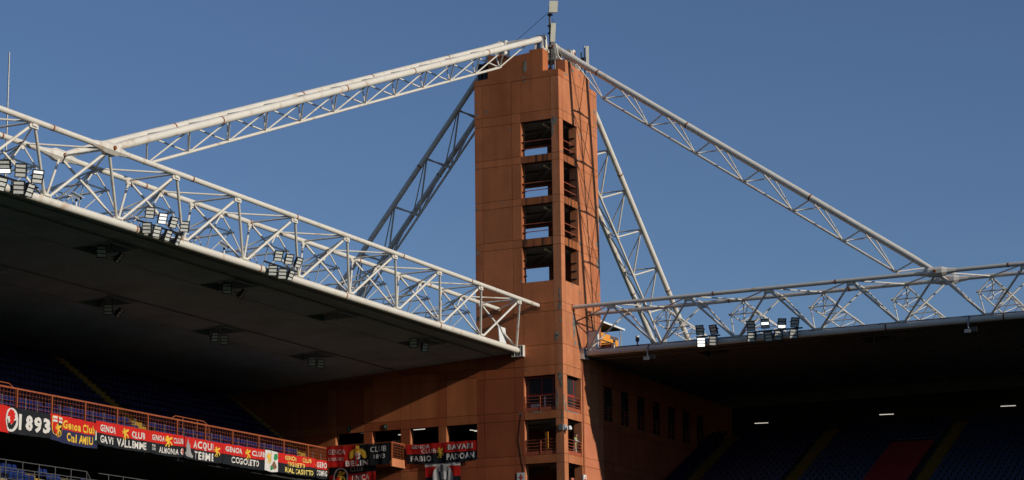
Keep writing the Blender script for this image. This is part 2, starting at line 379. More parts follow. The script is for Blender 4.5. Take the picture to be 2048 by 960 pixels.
# glazed storey
wf = thing_part('window', tower)
fr = MB()
for x in (-3.22, -1.95, -1.0, -.72): fr.box(x - .04, x + .04, .40, .48, 23.70, 26.3)
fr.box(-3.2, -.7, .40, .48, 26.2, 26.32).box(-3.2, -.7, .41, .47, 24.9, 25.02)
fr.build('frame', M['dred'], wf)
MB().box(-3.2, -.7, .44, .452, 23.7, 26.3).build('pane', M['glass'], wf)
wf = thing_part('window', tower)
fr = MB()
for y in (1.5, 2.75): fr.box(-.48, -.40, y - .05, y + .05, 23.70, 26.3)
fr.box(-.47, -.41, .75, 2.9, 24.85, 25.05)
fr.build('frame', M['dred'], wf)
MB().box(-.452, -.44, .72, 3.18, 23.7, 26.3).build('pane', M['glass'], wf)
MB().box(-2.85, -2.1, .3, .38, 23.72, 24.25).build('white_board', M['white'], tower)
MB().box(-1.72, -1.62, .26, .36, 23.8, 24.75).box(-1.62, -1.45, .26, .36, 23.8, 23.9).build('white_pipe', M['white'], tower)
MB().box(-2.0, -1.75, .9, .98, 20.5, 22.2).build('orange_door_leaf', M['cabin'], tower)
# drain pipe and cable on the faces
MB().path([(.05, 3.45, 28.2), (.05, 3.45, 10)], .05, 6).build('drain_pipe', M['rail_o'], tower)
MB().path([(-3.45, -.02, 23.6), (-3.75, -.02, 21.6), (-3.3, -.02, 19.2), (-3.3, -.02, 15)], .011, 5).build('hanging_cable', M['black'], tower)

# ------------------------------------------------------------------ roof edge trusses
def fl(s, t, z): return Vector((-t, -s, z))      # left stand: runs towards the camera
def fr_(s, t, z): return Vector((s, t, z))       # right stand
def roof_truss(label, P, T, B, R, zT, zB, T0, m, kmax, smax, rings, mat, sec_left, pins):
    th = thing('roof_truss', label, 'roof truss', tuple(P(0, B, zB)))
    def chord(t, z, r, rg, s0):
        c = MB().tube(P(s0, t, z), P(smax, t, z), r, 14).build('chord', mat, th)
        for s in rg:
            MB().tube(P(s - .06, t, z), P(s + .06, t, z), r + .012, 14).build('weld_collar', M['rust'], c)
        return c
    cT = chord(T, zT, .155, rings[0], .05); cR = chord(R, zT, .155, rings[1], .05); cB = chord(B, zB, .225, rings[2], .35)
    def brace(a, b, r, n=8, name='brace'):
        return MB().tube(a, b, r, n, False).build(name, mat, th)
    ds = P(1, 0, 0) - P(0, 0, 0); dt = P(0, 1, 0) - P(0, 0, 0); dz = Vector((0, 0, 1))
    def gusset(s, t, z, w, h, n=None):
        g_ = MB(); c = P(s, t, z)
        g_.obox(c, ds * w, dt * .05, dz * h)
        g_.obox(c + dz * (h * .2), ds * w * .55, dt * .12, dz * h * .5)
        g_.build('gusset_plate', mat, th)
    zt = zT - .2; zb = zB + .26
    for k in range(kmax):
        s = T0 + m * k; s0 = max(.35, s - m / 2); s1 = s + m / 2
        tt = T + .10; bt = B - .08
        gusset(s, T + .06, zT - .24, .34, .13); gusset(s1, B - .02, zB + .27, .42, .12)
        brace(P(s - .16, tt, zt - .05), P(s0 + .22, bt, zb), .085)
        brace(P(s + .16, tt, zt - .05), P(s1 - .22, bt, zb), .085)
        gusset(s, R - .06, zT - .24, .3, .14)
        brace(P(s - .14, R - .1, zt), P(s0 + .18, B + .1, zb), .07)
        brace(P(s + .14, R - .1, zt), P(s1 - .18, B + .1, zb), .07)
        brace(P(s, T + .1, zT - .03), P(s, R - .1, zT - .03), .06)
        brace(P(s + .15, T + .1, zT - .02), P(s1 - .1, R - .1, zT - .02), .055)
        brace(P(s - .15, T + .1, zT - .02), P(max(.2, s - m / 2 + .1), R - .1, zT - .02), .055)
        # secondary roof frame behind each odd node
        sf = thing_part('secondary_frame', th)
        def b2(a, b, r, name='strut'): return MB().tube(a, b, r, 6, False).build(name, mat, sf)
        zN = 30.6; tN = R - .15
        Nn = [(s1 - .98, tN), (s1 + .98, tN)]
        for q, (ns, nt) in enumerate(Nn):
            b2(P(s1, R, zT - .1), P(ns, nt, zN), .05)
            b2(P(ns, nt, zN), P(s1 + (-.25, .25)[q], B + .1, zb), .05)
        b2(P(Nn[0][0], tN, zN), P(Nn[1][0], tN, zN), .05)
        for ns, nt in Nn: MB().tube(P(ns - .14, nt, zN), P(ns + .14, nt, zN), .1, 8).build('node', mat, sf)
        MB().tube(P(s1, R, zT - .16), P(s1, R, zT - .36), .1, 8).build('node', mat, sf)
        Lb = 13.5 if not sec_left else 9.0
        if sec_left:
            za = lambda t: 31.8 - .53 * (t - R) if t < R + 2.6 else 30.42
            zn = lambda t: zN - .02 * (t - R)
            for q in (-1, 1): b2(P(s1, R, zT - .1), P(s1 + q * .98, R + 2.6, 30.5), .05)
            b2(P(s1, R + .1, zT - .1), P(s1, R + 4.2, 29.2), .05)
        else:
            za = lambda t: zT - .1 - .1 * (t - R)
            zn = lambda t: zN - .065 * (t - R)
            b2(P(s1, R, za(R)), P(s1, R + Lb, za(R + Lb)), .06, 'chord')
            b2(P(s1, R, za(R) - .1), P(s1, R + .1, 30.0), .045)
        for q in (-1, 1): b2(P(s1 + q * .98, tN, zN), P(s1 + q * .98, R + Lb, zn(R + Lb)), .06, 'chord')
        st = 2.3; j = 0
        while R + st * (j + 1) <= R + Lb:
            t0 = R + st * j; t1 = t0 + st / 2; t2 = t0 + st
            zlow = lambda t: (29.1 if sec_left else za(t))
            for q in (-1, 1):
                a = P(s1 + q * .98, t2, zn(t2))
                b2(P(s1, t1, zlow(t1)), a, .034); b2(P(s1, t1, zlow(t1)), P(s1 + q * .98, t0, zn(t0)), .034)
            b2(P(s1 - .98, t2, zn(t2)), P(s1 + .98, t2, zn(t2)), .04)
            b2(P(s1, t1, zlow(t1)), P(s1, t1, 28.3), .035) if j % 2 == 0 and sec_left else None
            j += 1
        if sec_left: b2(P(s1, R + 1, 29.1), P(s1, R + Lb, 29.1), .05, 'chord')
    # swollen joints where the stays land
    for t in (T, R):
        for sp in pins:
            j = MB().lathe([P(sp - 1.5, t, zT), P(sp - .85, t, zT), P(sp - .5, t, zT), P(sp + .5, t, zT), P(sp + .85, t, zT), P(sp + 1.5, t, zT)],
                       [.16, .24, .36, .36, .24, .16], 8, False).build('joint_block', mat, th)
            MB().tube(P(sp, t - .41, zT), P(sp, t + .41, zT), .12, 10).build('pin', M['rust'], j)
    # end bracket on the tower
    e = MB()
    e.obox(P(.04, B, zB - .05), ds * .036, dt * .5, dz * .44)
    for q in (-1, 1):
        e.obox(P(.2, B + q * .46, zB - .05), ds * .12, dt * .025, dz * .43)
        e.obox(P(.2, B, zB - .05 + q * .4), ds * .12, dt * .43, dz * .025)
        e.obox(P(.2, B + q * .26, zB - .05), ds * .11, dt * .02, dz * .37)
    e.build('end_bracket', mat, th)
    for t in (T, R):
        MB().obox(P(.02, t, zT - .05), ds * .018, dt * .25, dz * .26).build('end_plate', M['rust'], th)
    return th
roof_truss('long cream lattice truss running along the front edge of the left roof to the tower', fl, 1.985, 3.64, 5.30, 31.70, 28.355, 3.2, 6.36, 13, 86,
           ([11.2, 21.3, 34.9, 46.2, 59.0, 71], [11.3, 21.4, 35, 46.1, 59.0, 71], [13.0, 26.1, 36.5, 49.3, 61]), M['steel'], True, [54.05])
roof_truss('grey lattice truss along the front edge of the right roof beside the tower', fr_, 1.985, 3.64, 5.30, 31.70, 28.355, 3.15, 6.26, 9, 60,
           ([11.4, 20.8, 33.3, 46], [11.4, 20.8, 33.3, 46], [13.6, 23.9, 32.4, 45]), M['steel2'], False, [28.15])

# ------------------------------------------------------------------ stays from the tower top
def stay(label, P, ta, tb, s_top, z_top, s_bot, z_bot, bot_nodes, drop, mat, rings, rod=.235, land=None, spl=1.6, rb=.055):
    tm = (ta + tb) / 2
    th = thing('roof_stay', label, 'stay', tuple(P(s_top, tm, z_top)))
    sl_ = (z_bot - z_top) / (s_bot - s_top)
    z = lambda s: z_top + sl_ * (s - s_top)
    ds = (P(1, 0, sl_) - P(0, 0, 0)).normalized(); dt = P(0, 1, 0) - P(0, 0, 0); nz = dt.cross(ds).normalized()
    if nz.z < 0: nz = -nz
    for t in (ta, tb):
        pts = [P(s_top + .25, t, z(s_top + .25)), P(s_top + spl, t, z(s_top + spl)), P(s_top + spl + .5, t, z(s_top + spl + .5)), P(s_bot - 1.6, t, z(s_bot - 1.6)), P(s_bot - .3, t, z(s_bot - .3))]
        c = MB().lathe(pts, [rod * 1.1, rod * 1.1, rod, rod, rod * .7], 14).build('chord', mat, th)
        for s in rings:
            MB().tube(P(s, t, z(s)), P(s, t, z(s)) + ds * .12, rod + .012, 14).build('weld_collar', M['rust'], c)
    bn = [P(s, tm, z(s) - drop) for s in bot_nodes]
    MB().tube(bn[0], bn[-1], .095, 10).build('lower_chord', mat, th)
    def br(a, b, r=rb): MB().tube(a, b, r, 7, False).build('brace', mat, th)
    tops = [(a + b) / 2 for a, b in zip(bot_nodes, bot_nodes[1:])]
    d0 = bot_nodes[1] - bot_nodes[0]; tops = [tops[0] - abs(d0) * (1 if d0 > 0 else -1)] + tops + [tops[-1] + d0]
    ed = .18
    for i, s in enumerate(bot_nodes):
        for sp in (tops[i], tops[i + 1]):
            lo, hi = min(s_top, s_bot) + .5, max(s_top, s_bot) - .5
            sp = min(max(sp, lo), hi)
            for t, q in ((ta, 1), (tb, -1)):
                br(bn[i], P(sp, t + q * ed, z(sp) - .1))
        MB().obox(bn[i] + nz * .06, ds * .22, dt * .1, nz * .09).build('gusset_plate', mat, th)
    for i, s in enumerate(tops[1:-1]):
        br(P(s, ta, z(s)), P(s, tb, z(s)), .06)
        br(P(s, ta, z(s)), P(tops[1:-1][i + 1] if i + 2 < len(tops) - 1 else s, tb, z(tops[1:-1][i + 1] if i + 2 < len(tops) - 1 else s)), .05)
    # pin brackets on the tower top
    for t in (ta, tb):
        g_ = MB(); c = P(s_top, t, z_top)
        hz = Vector((0, 0, 1)); hs = P(1, 0, 0) - P(0, 0, 0)
        for q in (-1, 1):
            o = c + dt * q * .3
            poly = [o - hs * .55 - hz * 1.12, o + hs * .55 - hz * 1.12, o + hs * .28 + hz * .18, o + hs * .1 + hz * .3, o - hs * .1 + hz * .3, o - hs * .28 + hz * .18]
            g_.prism(poly, -dt * .06, dt * .12)
        g_.obox(c - hz * 1.13, hs * .75, dt * .6, hz * .06)
        for i in range(6): g_.tube(c - hz * 1.08 + hs * (-.62 + .25 * i) - dt * .5, c - hz * .93 + hs * (-.62 + .25 * i) - dt * .5, .05, 6)
        g_.tube(c + hs * .2, c - hs * .5, .29, 12)
        b = g_.build('pin_bracket', mat, th)
        MB().tube(c - dt * .4, c + dt * .4, .11, 10).build('pin', M['rust'], b)
    MB().tube(P(s_top, ta, z_top) - dt * .0, P(s_top, tb, z_top), .2, 12).build('cross_tube', mat, th)
    if land:
        for t in (ta, tb):
            o = P(s_bot, t, z_bot); g_ = MB()
            hs = P(1, 0, 0) - P(0, 0, 0)
            for q in (-1, 1):
                oo = o + dt * q * .22
                g_.prism([oo + hs * .7 - Vector((0, 0, z_bot - land)), oo - hs * .7 - Vector((0, 0, z_bot - land)), oo - hs * .3 + Vector((0, 0, .25)), oo + hs * .3 + Vector((0, 0, .25))], -dt * .05, dt * .1)
            g_.build('landing_bracket', mat, th)
    return th
stay('long cream lattice stay from the tower top down to the left roof truss', fl, 1.985, 5.30, -1.2, 53.1, 54.0, 31.72,
     [2.85 + 4.135 * i for i in range(12)], 1.6, M['steel'], [8.2, 19.7, 28.9, 43.3])
stay('cream lattice stay from the tower top down to the right roof truss', fr_, 1.985, 5.30, -1.2, 52.5, 28.1, 31.78,
     [2.14 + 3.77 * i for i in range(7)], 1.82, M['steel2'], [2.4, 9.65, 19.1])
stay('shaded lattice stay leaning down behind the tower to the back of the left roof', lambda s, t, z: Vector((-s, t, z)), 1.985, 5.30, 6.75, 52.3, 24.5, 30.4,
     [8.28 + 2.93 * i for i in range(6)], 2.4, M['steel2'], [13.17], .215, 28.0, 1.6, .072)
stay('sunlit lattice stay leaning down behind the tower to the back of the right roof', lambda s, t, z: Vector((-t, s, z)), 1.985, 5.30, 6.75, 53.35, 32.7, 32.25,
     [9.4 + 3.35 * i for i in range(7)], 2.2, M['steel'], [16.4, 26.45], .235, 28.4, 1.6, .075)

# ------------------------------------------------------------------ roofs
def roof(label, P, zfun, s0, s1, t0, t1, hatches, mat, hs, ht, hyaw):
    th = thing('stand_roof', label, 'roof', tuple(P(s0, t0, zfun(t0))))
    so = MB()
    per = .32
    def strip(sa, sb, ta, tb):
        n = max(1, int(round((sb - sa) / per))); st = (sb - sa) / n
        V = []; F = []
        prof = []
        for i in range(n):
            b = sa + i * st
            prof += [(b, 0), (b + st * .55, 0), (b + st * .65, .05), (b + st * .9, .05)]
        prof.append((sb, 0))
        for s, d in prof:
            V.append(P(s, ta, zfun(ta) + d)); V.append(P(s, tb, zfun(tb) + d))
        for i in range(len(prof) - 1): F.append((2 * i, 2 * i + 1, 2 * i + 3, 2 * i + 2))
        so.add(V, F)
    rows = sorted(set(t for _, t in hatches)); cur = t0
    for t in rows:
        strip(s0, s1, cur, t - ht); sc = s0
        for s, tt in sorted(h for h in hatches if h[1] == t):
            strip(sc, s - hs, t - ht, t + ht); sc = s + hs
        strip(sc, s1, t - ht, t + ht); cur = t + ht
    strip(s0, s1, cur, t1)
    so.build('ribbed_soffit', mat, th)
    D = .72
    tp = MB()
    td = t0 + 1.2
    a = [P(s, t, zfun(t) + D) for s, t in ((s0, td), (s1, td), (s1, t1), (s0, t1))]
    b = [P(s, t, zfun(t) + D - .08) for s, t in ((s0, td), (s1, td), (s1, t1), (s0, t1))]
    tp.add(a + b, [(0, 1, 2, 3), (7, 6, 5, 4), (0, 4, 5, 1), (1, 5, 6, 2), (2, 6, 7, 3), (3, 7, 4, 0)])
    tp.build('roof_deck', M['roof'], th)
    ds = P(1, 0, 0) - P(0, 0, 0); dt = P(0, 1, 0) - P(0, 0, 0)
    MB().obox(P((s0 + s1) / 2, t0 + 1.2, zfun(t0 + 1.2) + .4), ds * (s1 - s0) / 2, dt * .03, Vector((0, 0, .3))).build('deck_edge', mat, th)
    sm = MB()
    for t in rows:
        for q in (-1, 1):
            sm.obox(P((s0 + s1) / 2, t + q * (ht + .05), zfun(t + q * (ht + .05)) - .015), ds * (s1 - s0) / 2, dt * .04, Vector((0, 0, .012)))
    sm.build('soffit_seam', mat, th)
    k = 0; s = s0 + 4.6
    while s < s1:
        lp = MB(); tm_ = (t0 + t1) / 2
        lp.add([P(s - .05, t0, zfun(t0) - .012), P(s + .05, t0, zfun(t0) - .012), P(s + .05, t1, zfun(t1) - .012), P(s - .05, t1, zfun(t1) - .012)], [(0, 1, 2, 3)])
        if not any(abs(s - h[0]) < hs + .2 for h in hatches): lp.build('sheet_lap', mat, th)
        s += 6.36; k += 1
    for t in [r_ - .9 * ht for r_ in rows] + [rows[0] - 2.6]:
        t = t - ht * .35
        MB().tube(P(s0 + .2, t, zfun(t) - .06), P(s1, t, zfun(t) - .06), .035, 5).build('conduit', M['galv'], th)
    for s, t in hatches:
        f_ = MB(); z = zfun(t)
        for q in (-1, 1):
            f_.obox(P(s + q * (hs + .04), t, z + .28), ds * .04, dt * (ht + .08), Vector((0, 0, .34)))
            f_.obox(P(s, t + q * (ht + .04), z + .28), ds * hs, dt * .04, Vector((0, 0, .34)))
        h = f_.build('hatch_frame', mat, th)
        MB().obox(P(s + hs * .3, t + ht * .2, z + .3), ds * .3, dt * .22, Vector((0, 0, .22))).build('fixture_box', M['black'], h)
        MB().tube(P(s - .3, t - .3, z + .66), P(s - .3, t - .3, z - .35), .05, 6).build('hanger_post', M['galv'], h)
    return th
zL = lambda t: 28.24 - .055 * (t - 3.7)
zR = lambda t: 28.2 - .008 * (t - 3.7)
roof('huge dark ribbed roof of the left stand seen from below', fl, zL, .02, 88, 3.7, 29.6,
     [(8.9 + 12.75 * i, 7.3) for i in range(6)] + [(10.2 + 12.6 * i, 15.8) for i in range(6)], M['soffit'], 1.15, 1.35, 0)
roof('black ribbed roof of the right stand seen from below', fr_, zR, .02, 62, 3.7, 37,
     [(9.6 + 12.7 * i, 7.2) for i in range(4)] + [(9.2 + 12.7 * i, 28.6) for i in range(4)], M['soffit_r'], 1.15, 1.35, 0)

# ------------------------------------------------------------------ side walls closing the stands
wl_ = thing('panel_wall', 'red orange concrete side wall with four wide openings under the left roof', 'wall', (-18, .3, 0))
OX = [(-9.87, -7.26), (-13.03, -10.57), (-16.39, -13.87), (-19.67, -17.15), (-22.95, -20.42), (-26.2, -23.7)]
xs = sorted({-29.5} | {a for o in OX for a in o}); xs = [x for x in xs]
ZW = [0, 6, 12, 16.45, 17.10, 19.74, 20.39, 23.05, 23.72, 26.55, 27.2]
cw = MB()
for a, b in zip(xs, xs[1:]):
    isw = (a, b) in OX and OX.index((a, b)) < 4
    top = zL(-b) + .32
    for z0, z1 in bands([z for z in ZW if z < top - .3] + [top], [(20.39, 23.05)] if isw else []):
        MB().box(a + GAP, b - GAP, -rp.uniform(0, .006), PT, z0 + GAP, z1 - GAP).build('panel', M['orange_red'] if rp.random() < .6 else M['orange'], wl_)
    for z0, z1 in bands([0, top], [(20.39, 23.05)] if isw else []):
        cw.box(a, b, PT + .002, .5, z0 + .004, z1 - .004)
cw.build('wall_core', M['core'], wl_)
for a, b in OX[:4]: MB().box(a - .03, a + .006, PT + .01, .52, 20.4, 23.04).build('opening_reveal', M['orange_b'], wl_)
MB().box(-29.5, -W - .01, .5, 8.0, 20.0, 20.38).box(-29.5, -W - .01, .5, 8.0, 23.4, 23.8).box(-29.5, -W - .01, 7.6, 8.0, 20.4, 23.4).build('corridor', M['dark_conc'], wl_)
wr = thing('panel_wall', 'shaded orange concrete side wall with a row of dark windows under the right roof', 'wall', (-.3, 20, 0))
OYB = [(7.62 + 3.3 * i, 9.25 + 3.3 * i) for i in range(7)]
ys = sorted({W + .004, 36.19} | {a for o in OYB for a in o})
cw = MB()
for a, b in zip(ys, ys[1:]):
    isw = (a, b) in OYB
    for z0, z1 in bands([0, 6, 12, 16.45, 17.1, 19.74, 20.39, 23.05, 23.69, 26.35, 28.45], [(23.69, 26.35)] if isw else []):
        mm = M['orange_red']
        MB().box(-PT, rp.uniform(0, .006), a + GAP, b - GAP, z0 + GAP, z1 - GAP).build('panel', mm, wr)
    for z0, z1 in bands([0, 28.45], [(23.69, 26.35)] if isw else []): cw.box(-.5, -PT - .002, a, b, z0 + .004, z1 - .004)
    if isw:
        rl = thing_part('railing', wr)
        for y in (a, (a + b) / 2, b): MB().box(-.08, -.03, y - .025, y + .025, 23.7, 24.85).build('post', M['rail'], rl)
        for k in range(4): MB().tube((-.05, a, 24.09 + .24 * k), (-.05, b, 24.09 + .24 * k), .022, 6).build('bar', M['rail'], rl)
        w_ = thing_part('window', wr)
        MB().box(-.44, -.40, a, b, 26.2, 26.35).box(-.44, -.40, (a + b) / 2 - .04, (a + b) / 2 + .04, 23.7, 26.2).build('frame', M['dred'], w_)
        MB().box(-.43, -.42, a, b, 23.7, 26.3).build('pane', M['glass'], w_)
cw.build('wall_core', M['core'], wr)

# fluorescent tubes inside the left wall openings, under the right roof
def tube_light(a, b, label, r=.045):
    t = thing('fluorescent_lamp', label, 'lamp', a, 'lit fluorescent tubes')
    MB().tube(a, b, r, 6).build('tube', M['tube_on'], t)
    d = Vector(b) - Vector(a)
    MB().obox((Vector(a) + d / 2) + Vector((0, 0, .09)), d / 2, d.cross(Vector((0, 0, 1))).normalized() * .05, (0, 0, .02)).build('fitting', M['galv'], t)
TL = [((-19.3, 1.8, 23.28), (-18.1, 1.8, 23.26), 'upper lit tube in the left wall opening nearest the red mesh railing'),
      ((-18.5, 2.6, 22.9), (-17.6, 2.6, 22.9), 'small middle lit tube in the left wall opening nearest the red mesh railing'),
      ((-19.8, 1.4, 22.22), (-17.3, 1.4, 22.22), 'long low lit tube just above the belin banner'),
      ((-15.3, 2.2, 22.95), (-14.7, 2.2, 22.95), 'short lit tube in the second opening above the walkway gate'),
      ((-14.0, 1.8, 23.2), (-12.7, 1.8, 23.2), 'lit tube in the third wall opening above the padoan banner'),
      ((-9.1, 2.4, 22.95), (-8.7, 3.2, 22.95), 'bluish lit tube in the opening beside the tower'),
      ((-8.4, 1.8, 22.75), (-7.9, 2.0, 22.75), 'tiny lit tube at the tower edge of the last opening')]
for a, b, l in TL: tube_light(a, b, l, .028)
for (x, l) in ((3.25, 'far lit tube under the right roof nearest the tower'), (14.5, 'far lit tube under the right roof above the red seat covers'), (24.9, 'far lit tube at the right end under the right roof')):
    tube_light((x, 33, 26.0), (x + 1.25, 33, 25.97), l, .028)
# exit sign boxes above the openings
for x, l, mm in ((-15.21, 'small green exit sign above the second wall opening', 'b_green'), (-18.47, 'dim green exit sign above the wall opening nearest the mesh railing', 'b_green')):
    t = thing('exit_sign', l, 'sign', (x, -.05, 23.35))
    MB().box(x - .17, x + .17, -.05, -.004, 23.14, 23.54).build('sign_box', M['dark_green'], t)
    MB().box(x - .05, x + .05, -.056, -.051, 23.24, 23.48).box(x - .1, x + .1, -.0565, -.0512, 23.34, 23.38).build('pictogram', M['b_grey'], t)
# first aid signs
for face, c, w, l in (('A', (-3.6, -.02, 18.75), .32, 'white first aid sign with red cross on the wall left of the lowest balcony'), ('B', (.02, 3.45, 18.68), .26, 'white first aid sign with red cross beside the drain pipe right of the balconies')):
    t = thing('first_aid_sign', l, 'sign', c, 'first aid signs')
    x, y, z = c
    if face == 'A':
        MB().box(x - w, x + w, -.03, -.008, z - .42, z + .38).build('board', M['white'], t)
        MB().box(x - .06, x + .06, -.036, -.031, z - .24, z + .26).box(x - .2, x - .061, -.036, -.031, z - .04, z + .08).box(x + .061, x + .2, -.036, -.031, z - .04, z + .08).build('red_cross', M['cross'], t)
    else:
        MB().box(.008, .1, y - w, y + w, z - .42, z + .38).build('board', M['white'], t)
        MB().box(.101, .106, y - .06, y + .06, z - .24, z + .26).box(.101, .106, y - .18, y - .061, z - .04, z + .08).box(.101, .106, y + .061, y + .18, z - .04, z + .08).build('red_cross', M['cross'], t)

# ------------------------------------------------------------------ walkway along the left wall
wk = thing('walkway', 'orange walkway balcony projecting from the side wall with mesh end rail', 'walkway', (-16, -1, 20))
MB().box(-19.1, -13.5, -2.12, -.01, 20.22, 20.38).build('floor_slab', M['orange'], wk)
MB().box(-13.56, -13.46, -2.1, -.02, 20.0, 20.62).build('end_board', M['cabin'] if False else M['orange_b'], wk)
r_ = thing_part('railing', wk)
for y in (-2.1, -1.95, -.06): MB().box(-13.55, -13.47, y - .035, y + .035, 20.63, 21.85).build('post', M['rail_o'], r_)
MB().box(-13.54, -13.48, -2.06, -.03, 21.8, 21.88).box(-19.1, -13.56, -2.13, -2.07, 21.82, 21.88).build('top_rail', M['rail_o'], r_)
ms = MB()
for k in range(8): ms.box(-13.52, -13.50, -1.9 + .24 * k, -1.885 + .24 * k, 20.65, 21.8)
for k in range(6): ms.box(-13.515, -13.495, -1.93, -.07, 20.72 + .2 * k, 20.735 + .2 * k)
ms.build('mesh_panel', M['rail_o'], r_)
MB().box(-14.9, -14.25, .6, .64, 21.4, 22.35).build('louvre_panel', M['galv'], wk)

# ------------------------------------------------------------------ left stand: tiers, seats, rails
XF = -19.23
ls = thing('grandstand', 'dark two tier left grandstand of blue seats under the long roof', 'grandstand', (-24, -40, 0))
NR = 13; RD = .80; RH = .60
def step_profile(x0, z0, n, rd, rh, y0, y1, sign):
    mb = MB()
    for i in range(n):
        xa = x0 + sign * rd * i; xb = x0 + sign * rd * (i + 1) - .003 * sign
        mb.box(min(xa, xb), max(xa, xb), y0, y1, z0 + rh * i - .55, z0 + rh * i)
    return mb
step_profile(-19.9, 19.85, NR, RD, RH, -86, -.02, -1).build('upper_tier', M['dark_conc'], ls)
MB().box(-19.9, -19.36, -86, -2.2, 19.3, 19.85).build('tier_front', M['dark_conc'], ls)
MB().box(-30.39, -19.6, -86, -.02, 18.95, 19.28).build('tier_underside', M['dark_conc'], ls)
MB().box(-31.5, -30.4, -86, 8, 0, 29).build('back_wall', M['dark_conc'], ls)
step_profile(-15.6, 14.95, 4, .8, .38, -86, -.02, -1).build('lower_tier', M['concrete'], ls)
MB().box(-30.4, -18.81, -86, -.02, 15.0, 16.05).build('concourse_floor', M['dark_conc'], ls)
for y0, y1 in ((-23.3, -22.1), (-1.55, -.25), (-45, -43.8), (-66, -64.8)):
    mb = MB()
    for i in range(NR):
        x = -19.9 - RD * i; z = 19.852 + RH * i
        mb.box(x - RD + .004, x + .01, y0, y1, z - .58, z + .03); mb.box(x - RD + .004, x - RD * .5, y0 + .002, y1 - .002, z + .031, z + .3)
    mb.build('yellow_steps', M['yellow'], ls)
for (y0, y1) in ((-39.8, -38.6), (-36.4, -35.2), (-44.4, -43.4), (-31.6,-31.0)):
    mb = MB()
    for i in range(4):
        x = -15.6 - .8 * i; z = 14.955 + .38 * i
        mb.box(x - .795, x + .005, y0, y1, z - .2, z + .02); mb.box(x - .795, x - .4, y0 + .002, y1 - .002, z + .021, z + .26)
    mb.build('yellow_steps', M['yellow'], ls)
# one seat, facing +x
sm_ = MB()
sm_.add([(-.22, -.2, .38), (.2, -.21, .42), (.2, .21, .42), (-.22, .2, .38), (-.22, -.2, .33), (.2, -.21, .36), (.2, .21, .36), (-.22, .2, .33)],
        [(0, 1, 2, 3), (7, 6, 5, 4), (0, 4, 5, 1), (1, 5, 6, 2), (2, 6, 7, 3)])
sm_.add([(-.19, -.2, .38), (-.19, .2, .38), (-.24, .21, .62), (-.27, .17, .78), (-.27, -.17, .78), (-.24, -.21, .62),
         (-.25, -.2, .36), (-.25, .2, .36), (-.29, .21, .62), (-.31, .17, .77), (-.31, -.17, .77), (-.29, -.21, .62)],
        [(0, 1, 2, 3, 4, 5), (11, 10, 9, 8, 7, 6), (2, 8, 9, 3), (3, 9, 10, 4), (4, 10, 11, 5), (1, 7, 8, 2), (5, 11, 6, 0)])
sm_.box(-.16, -.1, -.04, .04, 0, .36)
seat_me = sm_.mesh('stadium_seat', M['blue'])
def seat(x, y, z, label, grp):
    o = bpy.data.objects.new('stadium_seat', seat_me); C.objects.link(o); o.location = (x, y, z); tag(o, label, 'seat', grp)
AIS = ((-23.4, -22.0), (-1.7, -.1), (-45.1, -43.7), (-66.1, -64.7))
far = MB()
def put_far(mb, x, y, z, rot=0):
    V = [(x + a, y + b, z + c) for a, b, c in sm_.v] if rot == 0 else [(x - b, y - a, z + c) for a, b, c in sm_.v]
    F = sm_.f if rot == 0 else [tuple(reversed(f)) for f in sm_.f]
    mb.add(V, F)
nseat = 0
for i in range(NR):
    y = -2.0; x = -19.9 - RD * i - .42; z = 19.855 + RH * i
    while y > -84:
        if not any(a - .25 < y < b + .25 for a, b in AIS):
            if i < 2 and y > -43.6:
                seat(x, y, z, ('blue plastic seat in the front row behind the red mesh railing', 'blue plastic seat in the second row behind the red mesh railing')[i], ('front row seats behind the mesh railing', 'second row seats behind the mesh railing')[i]); nseat += 1
            else: put_far(far, x, y, z)
        y -= .5
stuff(far.build('upper_tier_seats', M['blue'], ls))
far = MB()
LA = ((-40, -38.4), (-36.6, -35), (-44.6, -43.2), (-31.8,-30.8))
for i in range(4):
    y = (-27.6, -27.6, -33.0, -36.8)[i]; x = -15.6 - .8 * i - .42; z = 14.955 + .38 * i
    while y > -84:
        if not any(a - .25 < y < b + .25 for a, b in LA):
            if y > -47 and nseat < 296: seat(x, y, z, 'blue plastic seat in the sunlit lower tier under the hanging banners', 'lower tier seats'); nseat += 1
            else: put_far(far, x, y, z)
        y -= .5
if far.v: stuff(far.build('lower_tier_seats', M['blue'], ls))

# mesh railing along the upper tier front
rlg = thing('mesh_railing', 'long red mesh railing along the front of the left upper tier above the banners', 'railing', (XF, -20, 20))
RY = [-1.45 - 3.47 * i for i in range(25)]
for y in RY: MB().box(XF - .06, XF + .06, y - .05, y + .05, 19.86, 21.68).build('post', M['rail_o'], rlg)
MB().box(XF - .05, XF + .05, -86, -2.15, 21.64, 21.74).build('top_rail', M['rail_o'], rlg)
for a, b in zip(RY[1:], RY):
    ms = MB()
    n = 11
    for k in range(1, n):
        y = a + (b - a) * k / n; ms.box(XF - .008, XF + .008, y - .007, y + .007, 19.9, 21.63)
    for k in range(6): ms.box(XF - .006, XF + .006, a + .055, b - .055, 20.1 + .26 * k, 20.113 + .26 * k)
    ms.build('mesh_panel', M['rail_o'], rlg)
    for q in (.36, .7): MB().box(XF - .32, XF - .28, a + (b - a) * q - .02, a + (b - a) * q + .02, 19.86, 21.3).build('stanchion', M['galv'], rlg)
